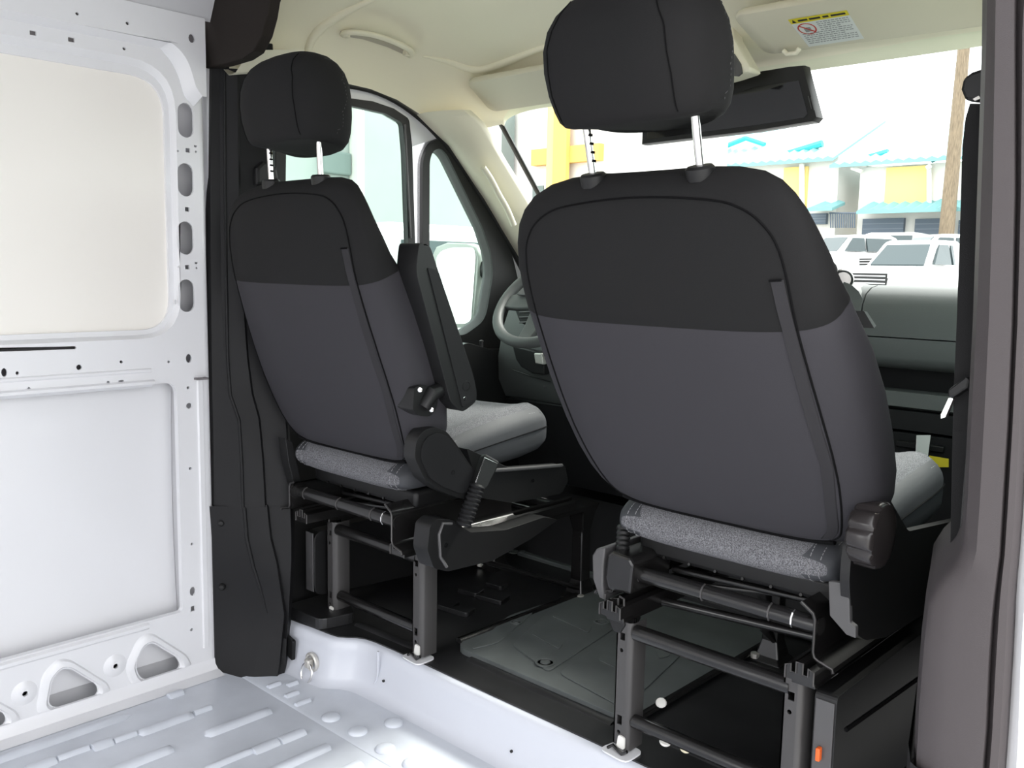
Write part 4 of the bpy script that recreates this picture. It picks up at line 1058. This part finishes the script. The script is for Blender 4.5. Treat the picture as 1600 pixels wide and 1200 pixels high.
m = MB(); m.tube([P(u, v, 0, -1.584) for u, v in ((772, 735), (830, 731), (878, 727))], .005, 6); m.build('valance_edge', PLG, va_, smooth=60, origin=t.location)
p = P(833, 751, 0, -1.584); m = MB(); m.lathe([(.006, -.001), (.005, .001), (.004, -.002), (.0005, -.002)], p, (1, 0, 0), 12); m.build('screw_hole', SEAM, va_, origin=t.location)
bc = rpoly(yz([(668, 860), (672, 822), (684, 811), (706, 812), (735, 832), (790, 828), (850, 808), (872, 812), (830, 842), (770, 876), (700, 893), (678, 888)], -1.548), .008, 3)
m = MB(); m.prism(bc, 0, -1.600, -1.548); bco = m.build('buckle_cover', PLB, t, smooth=30, bevel=.010, seg=3)
m = MB(); m.tube([P(u, v, 0, -1.546) for u, v in ((698, 886), (688, 870), (686, 835), (692, 818), (706, 818))], .004, 6); m.build('cover_bead', PLG, bco, smooth=60, origin=t.location)
p = P(697, 852, 0, -1.547); m = MB(); m.lathe([(.006, -.001), (.005, .002), (.004, -.001), (.0005, -.001)], p, (1, 0, 0), 12); m.build('screw_hole', SEAM, bco, origin=t.location)
a = P(724, 822, 0, -1.532); b = P(747, 757, 0, -1.530)
bellows((a, b), .020, 'buckle_stalk', PLG if False else BLACKT, t, 10)
c = P(758, 757, 0, -1.530); d = P(770, 703, 0, -1.532); ax_ = (d - b).normalized()
m = MB(); sd = Vector((.3, .95, 0)).normalized(); nn = ax_.cross(sd).normalized(); sd = nn.cross(ax_).normalized()
b2 = b - ax_ * .005 + sd * .003
m.loft([[b2 + ax_ * h + sd * x * k + nn * y for x, y in ((-.020, -.012), (.020, -.012), (.020, .012), (-.020, .012))] for h, k in ((0, .8), (.012, 1), (.070, 1.15), (.078, 1.05))]); bh = m.build('buckle', PLB, t, smooth=0, bevel=.004)
m = MB(); m.tube([b2 + ax_ * h + sd * x + nn * -.0125 for x, h in ((-.017, .004), (-.021, .068), (.018, .070))], .0014, 5); m.build('buckle_edge', CHROME, bh, smooth=0, origin=t.location)
# plastic wing low on the door side
w_ = rpoly(yz([(441, 683), (452, 690), (466, 752), (458, 764), (452, 745), (446, 720)], -2.115), .004, 2)
m = MB(); m.prism(w_, 0, -2.135, -2.10); m.build('cushion_wing', PLG if False else PLB, t, smooth=0, bevel=.003)

# ---- passenger seat (right)
S2 = seat('passenger_seat', 'right black cloth seat with fluted recline knob, standing beside the grey door pillar', -.865, 0.0, math.radians(26.4), 1)
t = S2['t']
kc = P(1382, 838, 0, -.540)
kn = []
for h, rr_ in ((-.044, .050), (-.038, .055), (-.006, .056), (0, .052), (.002, .046)):
    ring = []
    for k in range(80):
        a = 2 * math.pi * k / 80
        fl_ = .0065 * max(0, math.cos(a * 9)) ** 3 if -.05 < h < -.001 else 0
        r = rr_ - fl_ * (1 if h < -.002 else .5)
        ring.append(Vector((kc.x + h, kc.y + math.cos(a) * r, kc.z + math.sin(a) * r)))
    kn.append(ring)
m = MB(); m.loft(kn); m.lathe([(.045, 0), (.045, .0015), (.030, .003), (.001, .003)], kc, (1, 0, 0), 32)
m.build('recline_knob', mat('brown_black_gloss_plastic', (.022, .019, .019), .25), t, smooth=45)
vp = rpoly(yz([(1331, 858), (1350, 800), (1385, 770), (1420, 830), (1500, 812), (1500, 930), (1440, 962), (1385, 996), (1352, 1001), (1331, 985), (1327, 905)], -.585), .012, 3)
m = MB(); m.prism(vp, 0, -.602, -.585); vo = m.build('cushion_valance', PLB, t, smooth=0, bevel=.005)
ve = [P(u, v, 1, yz([(1329, 950)], -.585)[0][0] - .004) for u, v in [(1294, 908), (1327, 912), (1328, 973), (1337, 980), (1337, 998), (1322, 992), (1296, 962)]]
m = MB(); m.loft([ve, [q + Vector((0, .012, 0)) for q in ve]]); m.build('valance_end', PLG, vo, smooth=0, origin=t.location, bevel=.002)
ve = [P(u, v, 1, yz([(1329, 950)], -.585)[0][0] - .003) for u, v in [(1322, 910), (1329, 860), (1336, 832), (1340, 835), (1334, 866), (1329, 912)]]
m = MB(); m.loft([ve, [q + Vector((0, .012, 0)) for q in ve]]); m.build('valance_lip', PLG, vo, smooth=0, origin=t.location)
a = [P(u, v, 0, -.598) for u, v in [(1350, 486), (1355, 487), (1369, 509), (1366, 513)]]
m = MB(); m.loft([a, [q + Vector((-.05, .001, 0)) for q in a]]); m.build('side_tag', PLG, t, smooth=0)
# buckle on the inboard (left) side, seen from behind
xb_ = -1.105
pl_ = [P(u, v, 1, 1.470) for u, v in [(925, 868), (932, 857), (945, 856), (942, 885), (941, 915), (945, 938), (936, 934), (926, 905)]]
m = MB(); m.loft([pl_, [q + Vector((-.0, .22, 0)) for q in pl_]]); m.build('buckle_cover', PLG, t, smooth=40, bevel=.003)
pl_ = [P(u, v, 1, 1.466) for u, v in [(948, 868), (955, 862), (984, 872), (990, 884), (985, 930), (950, 922), (945, 900)]]
m = MB(); m.loft([pl_, [q + Vector((0, .14, 0)) for q in pl_]]); m.build('buckle_mount', STEELB, t, smooth=0, bevel=.006)
a = P(972, 868, 1, 1.50); b = P(974, 832, 1, 1.52)
bellows((a, b + (b - a) * .3), .0155, 'buckle_stalk', PLB, t, 6)
hk = [P(u, v, 1, 1.462) for u, v in [(946, 928), (946, 952), (955, 955), (955, 935), (966, 935), (966, 958), (975, 958), (975, 936), (968, 932)]]
m = MB(); m.tube(hk, .0022, 6); m.build('rail_end', STEELG, t, smooth=0)
pl_ = [P(u, v, 1, 1.465) for u, v in [(943, 948), (972, 958), (976, 978), (968, 990), (958, 988), (952, 972)]]
m = MB(); m.loft([pl_, [q + Vector((0, .06, 0)) for q in pl_]]); m.build('rail_latch', PLB, t, smooth=0, bevel=.004)
p = P(1033, 1098, 1, 1.56); m = MB(); m.lathe([(.010, -.003), (.012, 0), (.010, .003), (.004, .004), (.001, .004)], p, (.3, -.5, .8), 12); m.build('nylon_plug', WPL, t)
for u, v, mt in ((1040, 1158, WPL), (1072, 1168, mat('cream_nylon', (.72, .66, .48), .5))):
    p = P(u, v, 1, 1.50); m = MB(); m.lathe([(.011, -.004), (.013, 0), (.011, .003), (.005, .004), (.001, .004)], p, (.2, -.4, .9), 12); m.build('wiring_plug', mt, t)
q = P(1279, 1178, 1, 1.465); m = MB(); m.box(q.x - .004, q.x + .004, q.y - .006, q.y + .006, q.z - .012, q.z + .012); m.build('orange_connector', OPL, t, bevel=.002)

# ================================================================== BELTS
t = empty('seat_belt', (-.46, 1.50, .2), 'black seat belt hanging beside the grey right door pillar', 'seat belt', 'front seat belts')
def bpt(u, v, y): return P(u, v, 1, y)
bl = [(1524, 162, 1.452), (1522, 185, 1.452), (1517, 230, 1.452), (1515, 300, 1.45), (1512, 400, 1.45), (1508, 500, 1.45), (1503, 620, 1.45), (1500, 750, 1.45), (1497, 900, 1.45), (1494, 1000, 1.45)]
m = MB(); rg = []
for u, v, y in bl:
    p = bpt(u, v, y); hwid = .022 if v > 180 else .014
    rg.append([p + Vector((-hwid * .45, -hwid * .3, 0)), p + Vector((hwid * .9, hwid * .9, 0)), p + Vector((hwid * .9 + .001, hwid * .9 - .002, 0)), p + Vector((-hwid * .45 + .001, -hwid * .3 - .002, 0))])
m.loft(rg); m.build('webbing', BELT, t, smooth=40)
a = [bpt(u, v, 1.445) for u, v in [(1499, 140), (1503, 122), (1516, 112), (1540, 104), (1545, 150), (1522, 159), (1506, 158)]]
m = MB(); m.loft([a, [q + Vector((.012, .03, 0)) for q in a]]); m.build('loop_cover', PLB, t, smooth=0, bevel=.006)
m = MB(); a = [bpt(u, v, 1.444) for u, v in [(1521, 155), (1530, 150), (1533, 154), (1524, 158)]]; m.loft([a, [q + Vector((0, -.003, 0)) for q in a]]); m.build('loop_metal', ZINC, t, smooth=0)
a = [bpt(u, v, 1.43) for u, v in [(1480, 609), (1508, 588), (1515, 594), (1512, 606), (1488, 622), (1480, 620)]]
m = MB(); m.loft([a, [q + Vector((.004, .012, 0)) for q in a]]); m.build('tongue_grip', PLB, t, smooth=0, bevel=.003)
a = [bpt(u, v, 1.432) for u, v in [(1482, 622), (1489, 624), (1477, 652), (1470, 654), (1470, 648)]]
m = MB(); m.loft([a, [q + Vector((.002, .004, 0)) for q in a]]); m.build('tongue', CHROME, t, smooth=0)
t = empty('seat_belt', (-2.2, 1.39, 1.3), 'black seat belt guide on the left door pillar behind the left seat headrest posts', 'seat belt', 'front seat belts')
a = [P(u, v, 0, -2.185) for u, v in [(402, 262), (412, 252), (424, 252), (434, 264), (437, 282), (425, 284), (402, 290)]]
m = MB(); m.loft([a, [q + Vector((-.04, 0, 0)) for q in a]]); m.build('loop_cover', PLB, t, smooth=0, bevel=.008)
m = MB(); m.loft([[Vector((-2.215, 1.40, z)), Vector((-2.205, 1.44, z)), Vector((-2.203, 1.44, z)), Vector((-2.213, 1.40, z))] for z in (.98, 1.35)]); m.build('webbing', BELT, t, smooth=0)
# ================================================================== OUTSIDE
ASPH = mat('pale_grey_asphalt', (0.36, 0.36, 0.35), 0.85, bump=0.3, bscale=40, var=0.1, vscale=3)  # pale grey base colour with slight random variation
gz = [(-40, -.62), (5, -.62), (12, -.38), (20, .0), (26, .26), (36, 1.05), (45, 1.7), (120, 3.0)]
m = MB(); m.loft([[Vector((x, y, z)) for x in (-120, -40, 0, 60)] for y, z in gz], closed=False)
tag(m.build('ground', ASPH, smooth=0), kind='structure')
MINT = mat('pale_mint_wall_paint', (0.36, 0.39, 0.375), 0.8, var=0.05, vscale=.8)
MINTD = mat('grey_mint_paint', (0.17, 0.21, 0.20), 0.8)
HWALL = mat('white_stucco', (0.72, 0.70, 0.66), 0.85)
HYEL = mat('yellow_stucco', (0.80, 0.60, 0.22), 0.85)
HORG = mat('orange_stucco', (0.74, 0.44, 0.12), 0.85)
ROOF = mat('pale_turquoise_roof_tile', (0.19, 0.40, 0.41), 0.6)
TRIMT = mat('turquoise_trim', (0.05, 0.42, 0.44), 0.6)
GARD = mat('blue_grey_garage_door', (0.10, 0.13, 0.17), 0.6)
SHADE_ = mat('shaded_stucco', (0.33, 0.37, 0.33), 0.85)  # darker stucco with shade put into its colour, for the recessed wall
WOOD = mat('weathered_pole_wood', (0.20, 0.155, 0.105), 0.9, bump=0.6, bscale=30, var=0.25, vscale=6, stretch=(6, 6, .6))
CARW = mat('white_car_paint', (0.80, 0.80, 0.80), 0.25, coat=0.5)
CARG = mat('dark_car_glass', (0.05, 0.07, 0.075), 0.08)
TYRE = mat('black_tyre', (0.02, 0.02, 0.02), 0.8)
AMB = mat('amber_lens', (0.8, 0.30, 0.03), 0.3)
LENS = mat('clear_lens', (0.6, 0.6, 0.62), 0.15)

# neighbour's pale wall on the left
t = empty('side_building', (-9.3, 7, -.62), 'pale mint building wall with white downpipe, seen through the left cab window', 'building')
m = MB(); m.box(-9.6, -9.3, 1.0, 9.6, -.6, 6.5); m.build('wall', MINT, t, smooth=0)
def wx(u, v, x=-9.28): return P(u, v, 0, x)
a, b = wx(546, 200), wx(556, 200)
m = MB(); m.box(-9.3, -9.10, a.y, b.y, -.6, 5.5); m.build('downpipe', HWALL, t, smooth=0, bevel=.02)
a, b = wx(505, 235), wx(545, 275)
m = MB(); m.box(-9.3, -9.22, wx(500, 240).y, wx(545, 240).y, b.z, a.z); m.build('meter_box', MINTD, t, smooth=0, bevel=.02)
m = MB(); m.box(-9.3, -9.25, wx(535, 170).y, wx(544, 170).y, wx(540, 215).z, 4.5); m.build('conduit', MINTD, t, smooth=0)
m = MB(); m.box(-9.32, -9.2, 1.0, 9.6, 6.3, 6.6); m.build('coping', HWALL, t, smooth=0)

# cars
def car(x, y, z, rot, label, kind='suv', grille=None, group='parked cars'):
    M = Matrix.Translation((x, y, z)) @ Matrix.Rotation(rot, 4, 'Z')        # nose to local -y
    t = empty('parked_car', (x, y, z), label, 'car', group)
    hb, hr = {'suv': (1.02, 1.66), 'truck': (1.18, 1.86), 'van': (1.22, 2.06)}[kind]
    sec = [(-2.35, .45, .80, .78), (-2.30, .38, hb - .16, .90), (-1.9, .34, hb - .05, .95), (-1.0, .32, hb, .96), (1.9, .32, hb, .96), (2.3, .36, hb - .05, .92), (2.38, .45, hb - .3, .86)]
    m = MB(); m.loft([[M @ Vector((sx * w_, yy, zz)) for sx, zz in ((-.94, a), (-1, a + .15), (-1, b - .18), (-.93, b), (.93, b), (1, b - .18), (1, a + .15), (.94, a))] for yy, a, b, w_ in sec]); m.build('body', CARW, t, smooth=40)
    cab = [(-1.05, hb - .02, .84), (-.35, hr - .05, .70), (-.15, hr, .70), (1.5, hr, .70), (1.75, hr - .08, .70), (2.2, hb - .02, .82)]
    if kind == 'truck': cab = [(-1.0, hb - .02, .84), (-.4, hr - .05, .72), (-.2, hr, .72), (.8, hr, .72), (.95, hr - .06, .72), (1.1, hb - .02, .82)]
    m = MB(); m.loft([[M @ Vector((sx * w_, yy, zz)) for sx, zz in ((-1.0, hb - .03), (-1, max(hb - .02, zz_ - .06)), (-.9, zz_), (.9, zz_), (1, max(hb - .02, zz_ - .06)), (1.0, hb - .03))] for yy, zz_, w_ in cab]); m.build('cabin', CARW, t, smooth=30)
    q = [(-.72, -.99, hb + .03), (.72, -.99, hb + .03), (.58, -.42, hr - .10), (-.58, -.42, hr - .10)]
    m = MB(); m.loft([[M @ Vector((a, b - .012, c + .012)) for a, b, c in q], [M @ Vector((a, b + .02, c - .03)) for a, b, c in q]]); m.build('windshield', CARG, t, smooth=0)
    y1 = .85 if kind == 'truck' else 1.9
    for s in (-1, 1):
        for ya, yb in ((-.72, .18), (.28, y1 - .45)):
            k = 1 if ya < 0 else 0
            q = [(.86, ya, hb + .05), (.85, yb, hb + .05), (.735, yb, hr - .12), (.735, ya + (.42 if k else 0), hr - .12)]
            m = MB(); m.loft([[M @ Vector((s * (a + .01), b, c)) for a, b, c in q], [M @ Vector((s * (a - .05), b, c)) for a, b, c in q]]); m.build('side_glass', CARG, t, smooth=0)
    for sx in (-1, 1):
        for yy in (-1.45, 1.45):
            c = M @ Vector((sx * .84, yy, .34)); dx = (M @ Vector((1, 0, 0)) - M @ Vector((0, 0, 0)))
            m = MB(); m.lathe([(.2, -.12), (.33, -.12), (.34, -.08), (.34, .08), (.33, .12), (.2, .12), (.19, .08), (.001, .09)], c, dx * sx, 18); m.build('wheel', TYRE, t)
        q = [(sx * .9, -2.26, hb - .32), (sx * .55, -2.33, hb - .32), (sx * .55, -2.33, hb - .20), (sx * .9, -2.24, hb - .20)]
        m = MB(); m.loft([[M @ Vector((a, b - .06, c)) for a, b, c in q], [M @ Vector((a, b + .1, c)) for a, b, c in q]]); m.build('headlamp', LENS, t, smooth=0)
    q = [(-.52, -2.36, hb - .52), (.52, -2.36, hb - .52), (.55, -2.36, hb - .20), (-.55, -2.36, hb - .20)]
    m = MB(); m.loft([[M @ Vector((a, b - .03, c)) for a, b, c in q], [M @ Vector((a, b + .1, c)) for a, b, c in q]]); gr = m.build('grille', TYRE, t, smooth=0)
    for k in range(3):
        m = MB(); q = [(-.5, -2.40, hb - .46 + k * .09), (.5, -2.40, hb - .46 + k * .09), (.5, -2.40, hb - .43 + k * .09), (-.5, -2.40, hb - .43 + k * .09)]
        m.loft([[M @ Vector((a, b, c)) for a, b, c in q], [M @ Vector((a, b + .02, c)) for a, b, c in q]]); m.build('grille_bar', LENS, gr, smooth=0, origin=t.location)
    return t
def at(u, y): return P(u, 430, 1, y).x
def gzz(y): return lerp([a for a, b in gz], [b for a, b in gz], y)
car(at(1318, 33), 33, gzz(33) + .12, math.radians(-25), 'white car behind the windshield, nearest to the big seat edge of the far row')
car(at(1372, 36.9), 36.9, gzz(36.9) + .05, math.radians(-88), 'white car farthest back, middle of the row seen through the windshield')
car(at(1458, 32.5), 32.5, gzz(32.5) + .12, math.radians(-40), 'white car with dark side windows standing under the wooden pole')
car(at(1430, 25), 25, gzz(25) + .0, math.radians(-8), 'white pickup showing its dark grille just above the dashboard', 'truck')
car(-5.6, 5.6, -.62, math.radians(178), 'white van close by, seen low through the left cab windows', 'van')

# house row
Y0 = 40.0
def hx(u, v=300, y=Y0): return P(u, v, 1, y)
t = empty('house_row', (hx(1350).x, Y0, gzz(Y0)), 'row of white and yellow houses with turquoise roofs beyond the parked cars', 'building')
def hbox(name, u0, u1, v0, v1, y0, dep, mt, par=None, bev=0):
    a = P(u0, v0, 1, y0); b = P(u1, v1, 1, y0); c = P(u0, v1, 1, y0)
    m = MB(); m.box(min(a.x, b.x), max(a.x, b.x), y0, y0 + dep, min(a.z, b.z), max(a.z, b.z)); return m.build(name, mt, par or t, smooth=0)
hbox('wall', 1040, 1302, 264, 400, Y0, 8, HWALL); hbox('wall', 1302, 1345, 262, 400, Y0 + 3, 6, SHADE_); hbox('wall', 1345, 1600, 262, 400, Y0, 8, HWALL)
hbox('yellow_bay', 1385, 1448, 262, 320, Y0 - .15, .3, HYEL); hbox('yellow_bay', 1225, 1258, 262, 330, Y0 - .15, .3, HYEL); hbox('yellow_bay', 1100, 1150, 264, 330, Y0 - .15, .3, HYEL)
for u0, u1, v0, v1 in ((1348, 1410, 342, 374), (1430, 1482, 342, 374), (1255, 1290, 334, 350), (1498, 1545, 344, 372)):
    g_ = hbox('garage_door', u0, u1, v0, v1, Y0 - .22, .3, GARD)
    for k in range(1, 4):
        a = P(u0, v0 + (v1 - v0) * k / 4, 1, Y0 - .225); b = P(u1, v1, 1, Y0 - .225)
        m = MB(); m.box(a.x, b.x, Y0 - .235, Y0 - .22, a.z - .02, a.z + .02); m.build('door_slat', mat('x', (.16, .19, .23), .6) if 'x' not in MATS else MATS['x'], g_, smooth=0, origin=t.location)
def roof(u0, u1, ve, vr, dep=5.0, name='roof', over=.6):
    a = P(u0, ve, 1, Y0 - over); b = P(u1, ve, 1, Y0 - over); c = P(u0, vr, 1, Y0 + dep)
    m = MB(); N = int(abs(b.x - a.x) / .45)
    for k in range(max(2, N)):
        x0 = a.x + (b.x - a.x) * k / N; x1 = a.x + (b.x - a.x) * (k + 1) / N; xm = (x0 + x1) / 2
        m.loft([[Vector((x0, Y0 - over, a.z)), Vector((xm, Y0 - over, a.z + .10)), Vector((x1, Y0 - over, a.z)), Vector((x1, Y0 - over, a.z - .12)), Vector((x0, Y0 - over, a.z - .12))],
                [Vector((x0, Y0 + dep, c.z)), Vector((xm, Y0 + dep, c.z + .10)), Vector((x1, Y0 + dep, c.z)), Vector((x1, Y0 + dep, c.z - .12)), Vector((x0, Y0 + dep, c.z - .12))]])
    return m.build(name, ROOF, t, smooth=0)
roof(1030, 1300, 266, 222); roof(1296, 1600, 258, 214)
roof(1260, 1300, 326, 318, .1, 'awning', 1.2); roof(1338, 1540, 330, 318, .1, 'awning', 1.2)
def hbar(u0, v0, u1, v1, r, y, mt, name):
    m = MB(); m.tube([P(u0, v0, 1, y), P(u1, v1, 1, y)], r, 6); m.build(name, mt, t)
hbar(1180, 256, 1285, 224, .16, Y0 + .9, TRIMT, 'roof_verge'); hbar(1332, 254, 1388, 238, .16, Y0 + .6, TRIMT, 'roof_verge'); hbar(1356, 233, 1420, 218, .12, Y0 + 3.6, TRIMT, 'roof_verge'); hbar(1420, 218, 1434, 224, .12, Y0 + 3.6, TRIMT, 'roof_verge'); hbar(1455, 250, 1480, 240, .14, Y0 + .8, TRIMT, 'roof_verge')
hbar(1090, 246, 1165, 216, .12, Y0 + 2, TRIMT, 'roof_verge'); hbar(1165, 216, 1195, 226, .12, Y0 + 2, TRIMT, 'roof_verge')
for k in range(12):
    u = 1298 + k * 3.4; hbar(u, 333, u, 356, .03, Y0 - .6, GARD, 'railing_bar')
hbar(1296, 333, 1340, 333, .04, Y0 - .6, GARD, 'railing_rail')
hbar(1253, 256, 1253, 330, .12, Y0 - .3, HWALL, 'downpipe'); hbar(1452, 262, 1452, 330, .10, Y0 - .3, HWALL, 'downpipe'); hbar(1455, 258, 1448, 263, .1, Y0 - .5, HWALL, 'downpipe')
hbar(1331, 262, 1347, 268, .10, Y0 - .3, HWALL, 'downpipe')

# white and orange building far left in the windshield
Y1 = 26.0
t = empty('corner_building', (P(850, 250, 1, Y1).x, Y1, 1), 'white and orange building seen left of the large seat through the windshield', 'building')
hbox('wall', 700, 990, 186, 420, Y1 + .5, 6, HWALL)
hbox('pilaster', 866, 880, 150, 420, Y1, .2, HORG); hbox('band', 830, 935, 234, 250, Y1 + .2, .4, HORG)
hbox('window', 832, 848, 291, 330, Y1 + .45, .2, MINTD); hbox('column', 856, 866, 150, 420, Y1 + .1, .2, HYEL)
hbox('glazed_corner', 748, 778, 150, 420, Y1 - .5, .8, MINTD)

# utility pole
a = P(1478, 372, 1, 38.5); b = P(1507, 64, 1, 38.5); d = (b - a)
t = tag(MB().tube([a - d * .25, a, b, b + d * .3], [.32, .29, .22, .17], 14).build('utility_pole', WOOD, smooth=60), 'leaning weathered wooden utility pole in front of the houses', 'pole')

# outside mirror of the left cab door
xm = -2.52
t = empty('wing_mirror', (xm, 2.36, 1.05), 'white framed outside mirror beyond the left quarter window', 'mirror')
o_ = [(676, 400), (682, 386), (700, 379), (730, 380), (745, 386), (750, 402), (748, 440), (741, 505), (738, 528), (722, 540), (686, 540), (676, 520)]
def mpx(l, dx=0): return [P(u, v, 1, 2.40) + Vector((0, dx, 0)) for u, v in l]
o3 = mpx(o_); cc = sum(o3, Vector()) / len(o3)
m = MB(); m.loft([[cc + (p - cc) * .97 + Vector((0, -.006, 0)) for p in o3], o3, [p + Vector((-.01, .05, 0)) for p in o3], [cc + (p - cc) * .7 + Vector((-.02, .11, 0)) for p in o3]]); m.build('housing', mat('grey_mirror_housing', (.35, .36, .34), .5), t, smooth=50)
g3 = rpoly([(682, 402), (690, 392), (706, 387), (740, 387), (743, 400), (736, 500), (728, 506), (682, 506)], 4, 3)
gg = [P(u, v, 1, 2.390) for u, v in g3]; m = MB(); m.loft([gg, [p + Vector((0, .003, 0)) for p in gg]]); m.build('main_glass', MIRR, t, smooth=0)
g3 = rpoly([(690, 512), (728, 512), (732, 520), (728, 528), (690, 532)], 3, 3)
gg = [P(u, v, 1, 2.389) for u, v in g3]; m = MB(); m.loft([gg, [p + Vector((0, .003, 0)) for p in gg]]); m.build('wide_angle_glass', MIRR, t, smooth=0)
m = MB(); m.tube([P(746, 420, 1, 2.42), Vector((-2.30, 2.44, P(770, 422, 0, -2.3).z))], .022, 8, flat=1.6); m.tube([P(741, 512, 1, 2.42), Vector((-2.30, 2.44, P(770, 512, 0, -2.3).z))], .016, 8); m.build('arm', PLB, t, smooth=60)
